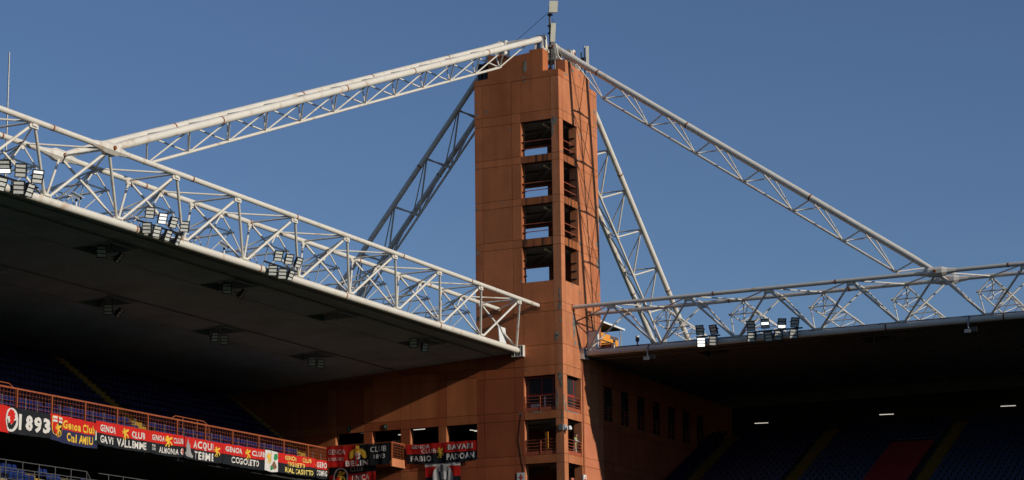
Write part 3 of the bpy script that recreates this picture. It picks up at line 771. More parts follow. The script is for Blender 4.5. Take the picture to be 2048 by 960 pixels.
for y0, y1, l in ((-44.2, -38.3, 'rounded red guard hoop behind the railing at the left end'), (-21.3, -16.6, 'rounded red guard hoop behind the railing beside the yellow steps')):
    t = thing('guard_hoop', l, 'railing', (-20.4, (y0 + y1) / 2, 20), 'red guard hoops')
    MB().path([(-20.4, y0, 21.95), (-20.4, y0 + .45, 22.2), (-20.4, y1 - .7, 22.2), (-20.4, y1, 21.9), (-20.4, y1 + .05, 20.4)], .04, 6).build('hoop', M['rail_o'], t)
    for q in (.3, .68): MB().tube((-20.4, y0 + (y1 - y0) * q, 20.4), (-20.4, y0 + (y1 - y0) * q, 22.2), .03, 6).build('post', M['rail_o'], t)
# grey rails of the lower tier
for x, y0, y1, ztop, l in ((-15.25, -60, -37.6, 16.5, 'grey tube railing left part in front of the lower tier seats'), (-15.25, -36.4, -27.6, 16.5, 'grey tube railing right part in front of the lower tier seats'),
                        (-14.4, -60, -36.0, 15.9, 'lower grey tube railing crossing the blue seats at bottom left')):
    t = thing('tube_railing', l, 'railing', (x, (y0 + y1) / 2, 14.9), 'grey lower tier railings')
    MB().path([(x, y0, ztop), (x, y1, ztop), (x - .05, y1 + .5, ztop - .45), (x - .05, y1 + .1, ztop - .9)], .03, 6).build('top_rail', M['grey_rail'], t)
    MB().tube((x, y0, ztop - .62), (x, y1, ztop - .62), .022, 6).build('mid_rail', M['grey_rail'], t)
    y = y1
    while y > y0:
        MB().tube((x, y, 14.3), (x, y, ztop), .028, 6).build('post', M['grey_rail'], t); y -= 1.55
t = thing('stair_gate', 'orange red stair gate of slanted bars at the end of the lower railing', 'gate', (-15.6, -27.5, 15))
for k in range(3): MB().tube((-15.6, -27.4 + .1 * k, 16.3 - .35 * k), (-15.6, -24.5, 15.9 - .35 * k), .03, 6).build('bar', M['rail_o'], t)
for k in range(2): MB().tube((-15.6, -27.3 + 1.4 * k, 14.6), (-15.6, -27.3 + 1.4 * k, 16.4), .035, 6).build('post', M['rail_o'], t)
MB().tube((-15.6, -27.4, 16.5), (-15.6, -26.0, 15.0), .035, 6).build('slant_bar', M['rail_o'], t)

# ------------------------------------------------------------------ right stand
rs = thing('grandstand', 'almost black right grandstand of seat rows deep in the shade under the right roof', 'grandstand', (30, 20, 0))
RN = 24; rd = .85; rh = .382; ry0 = 9.6; rz0 = 15.55
mb = MB()
for i in range(RN): mb.box(.05, 62, ry0 + rd * i, ry0 + rd * (i + 1) - .004, rz0 + rh * i - .5, rz0 + rh * i)
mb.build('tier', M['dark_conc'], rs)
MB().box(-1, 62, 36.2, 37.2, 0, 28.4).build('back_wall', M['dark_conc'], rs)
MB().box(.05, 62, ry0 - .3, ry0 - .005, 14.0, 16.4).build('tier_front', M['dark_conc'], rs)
RA = [(2.05, 3.3), (10.8, 12.0), (21.9, 23.2), (33.5, 34.7), (45, 46.2)]
for a, b in RA:
    mb = MB()
    for i in range(RN):
        y = ry0 + rd * i; z = rz0 + rh * i + .004
        mb.box(a, b, y - .003, y + rd - .006, z - .36, z + .02); mb.box(a + .002, b - .002, y + rd * .5, y + rd - .007, z + .021, z + .2)
    mb.build('yellow_steps', M['yellow_shade'], rs)
far = MB()
for i in range(RN):
    x = .6; y = ry0 + rd * i + .45; z = rz0 + rh * i + .003
    while x < 60:
        if not any(a - .25 < x < b + .25 for a, b in RA) and not (18.0 < x < 21.6 and i < 18):
            # seat turned to face the pitch (-y)
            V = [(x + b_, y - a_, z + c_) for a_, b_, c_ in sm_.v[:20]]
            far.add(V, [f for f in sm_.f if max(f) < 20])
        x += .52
stuff(far.build('seat_rows', M['navy'], rs))  # seat colour carries the shade under the right roof
for x0, x1, i0, i1, l in ((17.9, 21.5, 4, 17, 'dark red cover sheet laid over a block of seats in the right stand'),):
    t = thing('seat_cover', l, 'cover')
    mb = MB()
    for i in range(i0, i1):
        y = ry0 + rd * i; z = rz0 + rh * i
        V = [(x0, y + .05, z + .42), (x1, y + .05, z + .42), (x1, y + .55, z + .46), (x0, y + .55, z + .46), (x0, y + .72, z + .84), (x1, y + .72, z + .84), (x1, y + rd + .05, z + rh + .42), (x0, y + rd + .05, z + rh + .42)]
        V2 = [(a, b, c - .05) for a, b, c in V]
        mb.add(V + V2, [(0, 1, 2, 3), (3, 2, 5, 4), (4, 5, 6, 7), (1, 9, 10, 2), (2, 10, 13, 5), (5, 13, 14, 6), (8, 0, 3, 11), (11, 3, 4, 12), (12, 4, 7, 15)])
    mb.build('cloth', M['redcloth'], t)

# ------------------------------------------------------------------ floodlights
def floodlight_proto(lit, name='floodlight'):
    """faces +x, origin at the middle of the lamp"""
    root = bpy.data.objects.new(name, None); C.objects.link(root); root['_o'] = (0, 0, 0)
    w, h = .31, .37
    f = MB()
    f.box(-.02, .06, -w, -w + .045, -h, h).box(-.02, .06, w - .045, w, -h, h)
    for z in (-h, -h * .36, h * .30, h - .05): f.box(-.02, .055, -w + .046, w - .046, z, z + .05)
    f.box(-.05, -.021, -w + .01, w - .01, -h + .01, h - .01)
    for k in range(9): f.box(-.16, -.051, -w + .04 + .065 * k, -w + .06 + .065 * k, -h + .04, h - .04)
    f.build('housing', M['black'], root)
    for i, (z0, z1) in enumerate(((-h + .052, -h * .36 - .002), (-h * .36 + .052, h * .30 - .002), (h * .30 + .052, h - .052))):
        on = lit in ('all', 'soft', i)
        MB().box(-.02, .03, -w + .047, w - .047, z0, z1).build('led_panel', (M['led_dim'] if lit in ('soft', 2) else M['led_on']) if on else M['led'], root)
    b = MB()
    b.box(-.2, .05, -w - .03, -w - .008, -.03, .03).box(-.2, .05, w + .008, w + .03, -.03, .03).box(-.23, -.2, -w - .03, w + .03, -.03, .03)
    b.tube((-.22, 0, 0), (-.5, 0, -.25), .03, 6)
    b.box(-.28, -.17, -.12, .12, -.3, -.18)
    b.build('mounting_yoke', M['black'], root)
    return root
protos = {}
def floodlight(loc, az, tilt, label, group, lit=None, scale=1.0):
    if lit not in protos:
        protos[lit] = floodlight_proto(lit); o = protos[lit]; first = True
    else: o = dup(protos[lit])
    o.location = loc; o.rotation_euler = Euler((0, math.radians(tilt), math.radians(az)), 'XYZ'); o.scale = (scale,) * 3
    tag(o, label, 'floodlight', group)
G1 = 'floodlights at the left end of the left roof edge'
for (y, z, az, l, lit) in ((-61.35, 29.23, -60, 'floodlight cut by the left picture edge with its bottom panel glaring white', 0),
        (-60.08, 29.31, -48, 'unlit floodlight in the upper row between the glaring one and the tilted one', None),
        (-58.72, 29.27, -32, 'rightmost upper floodlight of the far left cluster', 2),
        (-61.6, 28.27, -8, 'lower floodlight at the left picture edge below the glaring one', None),
        (-60.19, 28.38, -50, 'square-on lower floodlight in the middle of the far left cluster', None),
        (-59.33, 28.42, 2, 'lower rightmost floodlight of the far left cluster turned edge-on', None)):
    floodlight((-3.05, y, z), az, 22, l, G1, lit, 1.0)
G2 = 'floodlights in the middle cluster of the left roof edge'
for (y, z, az, l, lit) in ((-48.71, 29.34, -38, 'first upper floodlight from the left in the middle cluster of the left roof', None),
        (-47.49, 29.24, -28, 'floodlight with all three panels shining white in the middle cluster of the left roof', 'soft'),
        (-46.41, 29.22, -10, 'third upper floodlight of the middle cluster, turned away', None),
        (-45.31, 29.2, -42, 'last upper floodlight at the right of the middle cluster', None),
        (-48.96, 28.42, -56, 'square-on lower floodlight at the left of the middle cluster', None),
        (-48.03, 28.39, -16, 'second lower floodlight of the middle cluster, slanted', None),
        (-46.94, 28.36, 0, 'third lower floodlight of the middle cluster seen nearly edge-on', None),
        (-45.95, 28.27, 14, 'last lower floodlight of the middle cluster seen edge-on against the chord', None)):
    floodlight((-3.05, y, z), az, 22, l, G2, lit, .88)
G3 = 'floodlights in the cluster of the left roof edge nearest the tower'
for (y, z, az, l) in ((-35.18, 29.3, -32, 'upper left floodlight of the six-lamp cluster nearest the tower'),
        (-33.95, 29.31, -26, 'upper middle floodlight of the six-lamp cluster nearest the tower'),
        (-32.83, 29.3, -6, 'upper right floodlight of the six-lamp cluster nearest the tower'),
        (-35.79, 28.29, -48, 'lower left floodlight of the six-lamp cluster nearest the tower'),
        (-34.68, 28.27, -46, 'lower middle floodlight of the six-lamp cluster nearest the tower'),
        (-33.74, 28.33, 2, 'lower right floodlight of the six-lamp cluster, turned edge-on')):
    floodlight((-3.05, y, z), az, 24, l, G3, None, .92)
G4 = 'floodlights on the right roof edge'
for (x, z, az, l, lit) in ((9.85, 29.27, -84, 'dark upper left floodlight of the four-lamp group on the right roof', None),
        (10.92, 29.21, -104, 'leaning reddish upper right floodlight of the four-lamp group on the right roof', None),
        (9.92, 28.34, -68, 'floodlight with three bright white panels on the right roof edge', 'all'),
        (10.87, 28.38, -60, 'lower right floodlight of the four-lamp group on the right roof', None),
        (13.87, 29.23, -86, 'first upper floodlight of the eight-lamp group on the right roof', None),
        (14.97, 29.31, -78, 'floodlight with only its middle panel lit on the right roof', 1),
        (16.26, 29.22, -58, 'floodlight with only its bottom panel lit on the right roof', 0),
        (17.26, 29.2, -48, 'last upper floodlight of the eight-lamp group, unlit pale panels', None),
        (13.87, 28.4, -56, 'first lower floodlight of the eight-lamp group on the right roof', None),
        (15.19, 28.33, -86, 'second lower floodlight of the eight-lamp group, leaning left', None),
        (15.95, 28.36, -50, 'third lower floodlight of the eight-lamp group, dark blue panels', None),
        (17.12, 28.38, -54, 'last lower floodlight of the eight-lamp group on the right roof', None)):
    floodlight((x, 3.05, z), az, 22, l, G4, lit, 1.0)
# support arms of the lamp clusters
for (a, b, l) in (((-3.42, -62.4, 28.82), (-3.42, -58.2, 28.82), 'black mounting rail carrying the far left floodlights'), ((-3.42, -49.4, 28.82), (-3.42, -44.9, 28.82), 'black mounting rail carrying the middle floodlight cluster'),
                  ((-3.42, -36.2, 28.82), (-3.42, -32.4, 28.82), 'black mounting rail carrying the six floodlights nearest the tower'), ((9.4, 3.42, 28.82), (11.3, 3.42, 28.82), 'black mounting rail carrying the four right roof floodlights'),
                  ((13.4, 3.42, 28.82), (17.7, 3.42, 28.82), 'black mounting rail carrying the eight right roof floodlights')):
    t = thing('mounting_rail', l, 'bracket', a, 'floodlight mounting rails')
    MB().tube(a, b, .06, 6).build('bar', M['black'], t)
    A_, B_ = Vector(a), Vector(b); d = (B_ - A_); nb = max(2, int(d.length / 1.1))
    for k in range(nb):
        p = A_ + d * ((k + .5) / nb)
        MB().tube(p, p + Vector((0, 0, -.35)), .04, 6).build('strut', M['black'], t)
# hatch lamps under the left roof
G5 = 'floodlights hanging from the hatches of the left roof'
for i, (x, y, s) in enumerate(((-6.5, -48.85, 0), (-6.45, -35.95, 0), (-6.3, -11.9, 0))):
    nm = ('leftmost front hatch', 'front hatch below the six-lamp cluster', 'front hatch nearest the tower')[i]
    floodlight((x - .7, y + 1.35, 27.75), -58, 18, 'unlit floodlight facing the pitch under the ' + nm, G5, None, .95)
    floodlight((x - .6, y + 2.9, 27.63), (20, 22, -25)[i], (40, 40, 20)[i], 'slanted unlit floodlight under the ' + nm, G5, None, .88)
for i, (x, y) in enumerate(((-15.0, -36.2), (-15.0, -24.15), (-14.8, -11.7))):
    nm = ('back hatch at left', 'middle back hatch', 'back hatch nearest the tower')[i]
    floodlight((x, y, 26.85), (-58, -30, -62)[i], 18, 'unlit floodlight at the left side of the ' + nm, G5, None, .9)
    floodlight((x + .1, y + 1.05, 26.8), (15, -62, -40)[i], (38, 18, 18)[i], 'unlit floodlight at the right side of the ' + nm, G5, None, .88)

# ------------------------------------------------------------------ small equipment
def cctv(loc, az, label, pole, tilt=18):
    t = thing('security_camera', label, 'camera', loc, 'security cameras')
    x, y, z = loc; r = Matrix.Rotation(math.radians(az), 3, 'Z') @ Matrix.Rotation(math.radians(tilt), 3, 'Y')
    ax, ay, az_ = r @ Vector((1, 0, 0)), r @ Vector((0, 1, 0)), r @ Vector((0, 0, 1)); c = Vector(loc)
    MB().obox(c, ax * .3, ay * .1, az_ * .1).build('body', M['white'], t)
    MB().obox(c + az_ * .125 + ax * .03, ax * .38, ay * .13, az_ * .015).build('sun_shield', M['white'], t)
    MB().tube(c + ax * .301, c + ax * .33, .07, 10).build('lens', M['black'], t)
    MB().tube(c - Vector((0, 0, .12)), c - Vector((0, 0, .3)), .06, 8).build('joint', M['black'], t)
    MB().tube(c - Vector((0, 0, .3)), c - Vector((0, 0, pole)), .05, 8).build('pole', M['white'], t)
cctv((-4.0, -54.16, 29.26), 5, 'white security camera on a short pole at the far left of the left roof edge', .9, 30)
cctv((-4.0, -39.76, 29.21), 5, 'white security camera on a short pole left of the six-lamp cluster', .9, 30)
cctv((2.4, 4.2, 29.4), 0, 'white security camera on a pole beside the orange rooftop cabin', 1.0, 20)
t = thing('dome_camera', 'dark dome camera on a pole on the right roof edge', 'camera', (4.08, 4.8, 28.5))
MB().lathe([(4.08, 4.8, 29.45), (4.08, 4.8, 29.30), (4.08, 4.8, 29.12)], [.1, .16, .13], 10).build('dome', M['black'], t)
MB().tube((4.08, 4.8, 29.45), (4.08, 4.8, 29.56), .16, 10).build('cap', M['white'], t)
MB().tube((4.08, 4.8, 28.30), (4.08, 4.8, 29.12), .06, 8).build('pole', M['black'], t)
for x, l in ((5.45, 'small grey loudspeaker hanging under the right truss near the tower'), (29.9, 'small grey loudspeaker hanging under the right truss at far right')):
    t = thing('hanging_speaker', l, 'speaker', (x, 3.6, 27.6), 'hanging loudspeakers')
    MB().tube((x, 3.4, 28.4), (x, 3.4, 27.62), .06, 8).build('rod', M['galv'], t)
    MB().tube((x, 3.38, 28.2), (x + .1, 3.5, 28.62), .05, 6).build('clamp', M['black'], t)
    MB().box(x - .25, x + .18, 3.2, 3.6, 27.4, 27.65).build('body', M['galv'], t)
    MB().box(x + .2, x + .6, 3.25, 3.55, 27.45, 27.8).build('horn', M['black'], t)
for c in ((-.15, 22.35),):
    t = thing('dome_camera', 'white dome camera on a bracket at the tower corner above the worker', 'camera', (.1, .2, 22.3))
    MB().box(-.33, .0, -.22, -.02, 22.1, 22.55).build('junction_box', M['galv'], t)
    MB().box(.012, .12, .02, .35, 22.1, 22.5).build('back_box', M['white'], t)
    MB().path([(.1, .2, 22.4), (.3, .12, 22.5), (.42, .1, 22.4)], .03, 6).build('arm', M['black'], t)
    MB().lathe([(.42, .1, 22.42), (.42, .1, 22.34), (.42, .1, 22.2), (.42, .1, 22.12)], [.07, .14, .17, .16], 10).build('housing', M['white'], t)
    MB().lathe([(.42, .1, 22.12), (.42, .1, 22.02), (.42, .1, 21.97)], [.14, .11, .04], 10).build('dome', M['black'], t)
# white boards beside the truss ends
t = thing('panel_antenna', 'white flat board standing behind the end of the left truss', 'panel', (-4.6, -1, 28.7))
MB().obox((-4.25, -1.6, 29.3), Vector((.03, 0, 0)), Vector((0, .58, .0)), Vector((-.03, -.06, .7))).build('board', M['white'], t)
MB().tube((-4.36, -1.6, 28.3), (-4.36, -1.6, 29.4), .05, 6).build('post', M['galv'], t)
t = thing('equipment_cabinet', 'white tall cabinet on the right roof beside the tower wall', 'cabinet', (.4, 4.8, 28.6))
MB().box(.015, .74, 4.6, 5.15, 28.5, 30.2).build('box', M['white'], t)
MB().box(.01, .78, 4.55, 5.2, 30.201, 30.25).build('lid', M['galv'], t)
# orange cabin and canopy on the right roof
t = thing('rooftop_cabin', 'bright orange rooftop cabin half hidden behind the tower on the right roof', 'cabin', (-2.4, 14, 29))
MB().box(-4.6, -1.5, 9.6, 14.2, 28.6, 31.2).build('wall', M['cabin'], t)
MB().box(-1.497, -1.47, 13.1, 13.5, 28.8, 31.0).build('door_strip', M['black'], t)
MB().box(-1.498, -1.46, 9.7, 13.09, 30.55, 30.62).build('trim', M['black'], t)
t = thing('canopy', 'dark flat canopy roof on thin posts above the orange rooftop cabin', 'canopy', (-2, 12, 29))
MB().obox((-3.3, 11.9, 31.98), (2.05, 0, 0), (0, 3.0, 0), (0, 0, .04)).build('roof_sheet', M['black'], t)
MB().obox((-1.22, 11.9, 31.98), (.03, 0, 0), (0, 3.0, 0), (0, 0, .07)).build('edge_trim', M['white'], t)
for y in (9.9, 14.3): MB().tube((-1.35, y, 28.6), (-1.35, y, 31.94), .05, 6).build('post', M['galv'], t)
t = thing('rusty_frame', 'rusty brown crate standing on the right roof in front of the orange cabin', 'crate', (.3, 7.8, 28.8))
MB().box(-.45, .68, 7.55, 8.3, 28.8, 29.62).build('panel', M['rail'], t)
f_ = MB()
for x in (-.5, .68): f_.box(x, x + .07, 7.46, 7.54, 28.6, 29.72)
f_.box(-.5, .75, 7.45, 7.535, 29.65, 29.73); f_.build('frame', M['black'], t)

# antennas on the tower top
t = thing('antenna_mast', 'grey antenna mast with two pale panels standing on the tower top', 'antenna', (-1.15, 1.1, 50))
MB().tube((-1.15, 1.1, 49.6), (-1.15, 1.1, 55.6), .085, 8).build('mast', M['grey_rail'], t)
MB().tube((-.78, 1.15, 50.0), (-.78, 1.15, 54.2), .03, 6).build('side_pipe', M['galv'], t)
MB().obox((-.72, .88, 55.43), (.31, .12, -.02), (-.05, .1, 0), (.04, 0, .46)).build('panel', M['cream'], t)
MB().obox((-.8, .92, 53.35), (.17, .07, -.01), (-.04, .09, 0), (.05, 0, .75)).build('panel', M['cream'], t)
for z in (52.2, 53.4, 54.0, 54.9): MB().box(-1.3, -.95, .98, 1.24, z - .06, z + .06).build('clamp', M['black'], t)
for k in range(4):
    x = -1.05 + .1 * k
    MB().path([(x, 1.0, 52.1), (x + .06, .98, 51.5 - .1 * k), (-1.2 + .08 * k, 1.0, 50.9), (-1.2 + .1 * k, 1.05, 50.1)], .028, 5).build('cable', M['black'], t)
MB().path([(-.85, .95, 54.45), (-.7, .92, 54.1), (-.9, .95, 53.9), (-1.05, 1.0, 54.2)], .022, 5).build('cable', M['black'], t)
for z in (50.5, 51.1): MB().box(-1.75, -1.22, 1.0, 1.15, z - .08, z + .08).build('wall_clamp', M['black'], t)
t = thing('stay_wire', 'thin dark wire running down from the antenna mast behind the left stay', 'wire', (-1.15, 1.1, 55))
MB().tube((-1.2, 1.15, 55.2), (-5.0, 1.25, 52.7), .018, 5).build('wire', M['black'], t)
t = thing('antenna_mast', 'pair of slim antennas behind the right stay on the tower top', 'antenna', (-.9, 7, 50.9))
MB().tube((-1.1, 6.9, 50.9), (-1.1, 6.9, 53.4), .07, 8).build('mast', M['galv'], t)
MB().tube((-.8, 6.9, 50.9), (-.8, 6.9, 53.9), .06, 8).build('mast', M['galv'], t)
MB().obox((-.5, 6.8, 52.7), (.1, .04, 0), (-.03, .08, 0), (0, 0, 1.1)).build('panel', M['cream'], t)
MB().box(-1.15, -.7, 6.85, 6.95, 52.7, 52.95).build('clamp', M['black'], t)
t = thing('roof_tank', 'dark bundle of round tanks on the far left corner of the tower top', 'tank', (-6.8, 1, 50))
for x, y in ((-6.95, .5), (-6.45, .45), (-6.75, 1.2)): MB().tube((x, y, 50.06), (x, y, 51.5), .24, 10).build('cylinder', M['black'], t)
t = thing('flag_pole', 'thin bare grey pole rising behind the left truss at the far left', 'pole', (-15, -46.8, 28))
MB().lathe([(-15, -46.7, 28.2), (-15, -46.7, 35), (-15, -46.75, 40.95)], [.08, .065, .05], 8).build('shaft', M['galv'], t)
MB().tube((-15, -46.7, 28.2), (-15, -46.7, 28.7), .2, 8).build('base', M['galv'], t)

# ------------------------------------------------------------------ banners
dg = bpy.context.evaluated_depsgraph_get
def text_tris(body, bold=.012, shear=0.0, res=2):
    cu = bpy.data.curves.new('text', 'FONT'); cu.body = body; cu.offset = bold; cu.resolution_u = res; cu.shear = shear; cu.space_character = 1.0 + bold * 5.5
    ob = bpy.data.objects.new('text', cu); C.objects.link(ob)
    me = bpy.data.meshes.new_from_object(ob.evaluated_get(dg()))
    V = [tuple(v.co) for v in me.vertices]; F = [tuple(p.vertices) for p in me.polygons]
    bpy.data.objects.remove(ob); bpy.data.curves.remove(cu); bpy.data.meshes.remove(me)
    x0 = min(v[0] for v in V); x1 = max(v[0] for v in V); y0 = min(v[1] for v in V); y1 = max(v[1] for v in V)
    return [((v[0] - x0) / (x1 - x0), (v[1] - y0) / (y1 - y0)) for v in V], F
GRIFFIN = [(.30, .98), (.36, .90), (.28, .88), (.16, .84), (.10, .76), (.20, .78), (.26, .74), (.24, .66), (.12, .70), (.02, .66), (.0, .58), (.08, .61), (.2, .58), (.06, .52), (.02, .44), (.1, .47), (.26, .5), (.34, .44), (.34, .34), (.26, .24), (.2, .12), (.1, .08), (.12, .02), (.28, .04), (.32, .14), (.42, .26), (.52, .2), (.5, .08), (.42, .04), (.46, .0), (.62, .02), (.62, .2), (.6, .34), (.64, .42), (.74, .36), (.84, .24), (.82, .14), (.9, .16), (.95, .28), (.88, .4), (.76, .48), (.66, .52), (.62, .6), (.78, .64), (.92, .72), (1.0, .9), (.84, .82), (.86, .92), (.72, .8), (.7, .88), (.56, .72), (.5, .82), (.44, .94)]
LION = [(.36, .93), (.5, .97), (.56, .9), (.68, .92), (.7, .82), (.8, .78), (.74, .68), (.8, .58), (.7, .54), (.72, .42), (.62, .4), (.6, .3), (.5, .34), (.42, .3), (.38, .4), (.42, .5), (.36, .56), (.4, .62), (.3, .66), (.22, .62), (.16, .66), (.22, .72), (.2, .8), (.28, .84)]
LIONB = [(.1, .56), (.24, .52), (.3, .4), (.4, .38), (.5, .3), (.6, .36), (.74, .5), (.9, .52), (.84, .34), (.7, .16), (.52, .06), (.46, .12), (.4, .06), (.3, .16), (.22, .2), (.16, .36)]
SHIELD = [(0, 1), (1, 1), (1, .34), (.86, .14), (.5, 0), (.14, .14), (0, .34)]
TOWERP = [(.42, 1), (.5, .78), (.66, .62), (.62, .55), (.74, .25), (1.0, .1), (.9, .0), (.1, .08), (.0, .2), (.22, .32), (.24, .55), (.2, .62), (.34, .78)]
def circle(n=24): return [(.5 + .5 * math.cos(2 * math.pi * k / n), .5 + .5 * math.sin(2 * math.pi * k / n)) for k in range(n)]
class Banner:
    def __init__(s, label, P00, P10, P11, P01, nrm, bands, sag=.07, amp=.05, wl=1.15, seed=0, mats=('b_black', 'b_red'), vert=False):
        s.c = [Vector(p) for p in (P00, P10, P11, P01)]; s.n = Vector(nrm); s.sag = sag; s.amp = amp; s.wl = wl; s.ph = seed * 1.7
        s.w = (s.c[1] - s.c[0]).length; s.h = (s.c[3] - s.c[0]).length
        s.th = thing('banner', label, 'banner', tuple((s.c[2] + s.c[3]) / 2), 'fan club banners')
        nu, nv = max(16, int(s.w * 7)), 10
        mb = MB()
        V = [s.at(i / nu, j / nv) for j in range(nv + 1) for i in range(nu + 1)]
        for j in range(nv):
            for i in range(nu):
                k = j * (nu + 1) + i
                u, v = (i + .5) / nu, (j + .5) / nv
                q = u if vert else v
                mi = 0
                for b, e in bands:
                    if q >= b: mi = e
                mb.add([V[k], V[k + 1], V[k + nu + 2], V[k + nu + 1]], [(0, 1, 2, 3)], True, mi)
        # merge shared corners so the cloth shades smoothly
        ob = mb.build('cloth', [M[m] for m in mats], s.th)
        bm = bmesh.new(); bm.from_mesh(ob.data); bmesh.ops.remove_doubles(bm, verts=bm.verts, dist=.0005); bm.to_mesh(ob.data); bm.free()
    def at(s, u, v, off=0.0):
        a = s.c[0].lerp(s.c[1], u); b = s.c[3].lerp(s.c[2], u); p = a.lerp(b, v)
        x = u * s.w
        fold = math.sin(2 * math.pi * x / s.wl + s.ph) + .5 * math.sin(2 * math.pi * x / (s.wl * .47) + s.ph * 2.1 + v * 1.5)
        d = s.amp * fold * (1 - .55 * v)
        dn = -s.sag * (1 - v) * 4 * u * (1 - u) - .03 * (1 - abs(math.sin(math.pi * u * max(1, round(s.w / 1.4)))))* v
        return p + s.n * (d + off) + Vector((0, 0, -1)) * (-dn if False else -dn * -1 if False else 0) + Vector((0, 0, dn))
    def put(s, pts, faces, u0, u1, v0, v1, mat, name='lettering', lay=1, tilt=0.0):
        # print is cut finely so that it follows the folds of the cloth
        Q = [((u0 + (u1 - u0) * x) * s.w, (v0 + (v1 - v0) * y + tilt * x) * s.h) for x, y in pts]
        tris = []
        for f in faces:
            for k in range(1, len(f) - 1): tris.append((Q[f[0]], Q[f[k]], Q[f[k + 1]]))
        out = []; L2 = .15 ** 2
        while tris:
            a, b, c = tris.pop()
            e = [((p[0] - q[0]) ** 2 + .25 * (p[1] - q[1]) ** 2, i) for i, (p, q) in enumerate(((a, b), (b, c), (c, a)))]
            m, i = max(e)
            if m < L2: out.append((a, b, c)); continue
            if i == 0: h = ((a[0] + b[0]) / 2, (a[1] + b[1]) / 2); tris += [(a, h, c), (h, b, c)]
            elif i == 1: h = ((b[0] + c[0]) / 2, (b[1] + c[1]) / 2); tris += [(a, b, h), (a, h, c)]
            else: h = ((a[0] + c[0]) / 2, (a[1] + c[1]) / 2); tris += [(a, b, h), (h, b, c)]
        idx = {}; V = []; F = []
        for t in out:
            f = []
            for p in t:
                if p not in idx: idx[p] = len(V); V.append(s.at(p[0] / s.w, p[1] / s.h, .016 + .006 * lay))
                f.append(idx[p])
            if len(set(f)) < 3: continue
            nn = (V[f[1]] - V[f[0]]).cross(V[f[2]] - V[f[0]])
            F.append(tuple(f) if nn.dot(s.n) > 0 else tuple(reversed(f)))
        mb = MB(); mb.add(V, F, False); return mb.build(name, M[mat], s.th)
    def text(s, body, u0, u1, v0, v1, mat='b_white', bold=.022, shear=0.0, tilt=0.0):
        V, F = text_tris(body, bold, shear); s.put(V, F, u0, u1, v0, v1, mat, tilt=tilt)
    def poly(s, P, u0, u1, v0, v1, mat, name='emblem', lay=1):
        # fan the outline finely so that it follows the cloth
        tri = tessellate_polygon([[Vector((x, y, 0)) for x, y in P]])
        s.put(P, [tuple(t) for t in tri], u0, u1, v0, v1, mat, name, lay)
XB = XF + .09; NX = (1, 0, 0)
def bx(label, y0, y1, zt0, zt1, zb0, zb1, bands, seed, off=0.0, **k):
    return Banner(label, (XB + off, y0, zb0), (XB + off, y1, zb1), (XB + off, y1, zt1), (XB + off, y0, zt0), NX, bands, seed=seed, **k)
HALF = [(0, 0), (.5, 1)]
b = bx('black banner reading 1893 with a red lion head in a white oval', -43.2, -36.3, 20.55, 20.46, 18.9, 18.95, [(0, 1), (.415, 0)], 1, vert=True)
b.poly(circle(28), .35, .525, .06, .96, 'b_white'); b.poly(LION, .355, .52, .06, .95, 'b_red', lay=2); b.poly(LIONB, .36, .515, .08, .9, 'b_black', lay=2)
b.text('1893', .545, .985, .16, .8, 'b_white', .045)
b = bx('drooping red and navy banner reading Genoa Club Cral AMIU with a shield', -36.4, -31.4, 20.55, 20.42, 18.92, 18.78, [(0, 0), (.5, 1)], 2, .03, mats=('b_navy', 'b_red'), sag=.12, amp=.05)
b.poly(SHIELD, .05, .255, .14, .93, 'b_yel'); b.poly(SHIELD, .06, .245, .16, .915, 'b_black', lay=2)
b.poly([(0, 1), (1, 1), (1, 0), (0, 0)], .06, .245, .7, .915, 'b_white', lay=3); b.poly([(.42, 1), (.58, 1), (.58, 0), (.42, 0)], .06, .245, .7, .915, 'b_red', lay=4); b.poly([(0, .6), (1, .6), (1, .4), (0, .4)], .06, .245, .7, .915, 'b_red', lay=5)
b.poly([(0, 1), (1, 1), (1, 0), (.7, .06), (.3, .3), (.0, .5)], .06, .15, .18, .695, 'b_red', lay=3); b.poly(GRIFFIN, .1, .22, .2, .68, 'b_yel', lay=4)
b.text('Genoa Club', .27, .93, .54, .86, 'b_yel', .035); b.text('Cral AMIU', .34, .88, .1, .42, 'b_yel', .035)
b.poly([(0, 0), (1, 0), (1, 1), (0, 1)], .945, .995, .3, .72, 'b_green', lay=1); b.poly([(0, 0), (1, 0), (1, 1), (0, 1)], .952, .99, .34, .68, 'b_white', lay=2)
b = bx('red over black banner reading Genoa Club Gavi Vallemme with a griffin', -31.65, -25.6, 20.6, 20.57, 19.07, 19.07, HALF, 3, .06)
b.text('GENOA', .07, .36, .58, .87, bold=.028); b.text('CLUB', .64, .9, .55, .84, bold=.028); b.poly(GRIFFIN, .46, .6, .4, .95, 'b_yel')
b.text('GAVi', .07, .3, .1, .42, bold=.028); b.text('VALLEMME', .38, .93, .1, .42, bold=.028)
b = bx('narrow red over black banner reading Genoa Club Alimonda with a griffin', -25.57, -21.55, 20.58, 20.64, 19.07, 19.15, HALF, 4, .04)
b.text('GENOA', .04, .4, .6, .85); b.text('CLUB', .68, .97, .6, .85); b.poly(GRIFFIN, .42, .64, .4, .92, 'b_yel')
b.text('FAB', .05, .16, .3, .42); b.text('LWO', .05, .18, .15, .27); b.text('ALIMONDA', .25, .83, .1, .36); b.poly(circle(16), .88, .98, .1, .42, 'b_white')
b.poly([(.38, 0), (.62, 0), (.62, 1), (.38, 1)], .88, .98, .11, .41, 'cross', lay=2); b.poly([(0, .42), (1, .42), (1, .6), (0, .6)], .885, .975, .11, .41, 'cross', lay=3)
b = bx('red over black banner reading Acqui Terme with a grey tower drawing', -21.52, -16.72, 20.62, 20.6, 19.13, 19.17, [(0, 0), (.46, 1)], 5, .03)
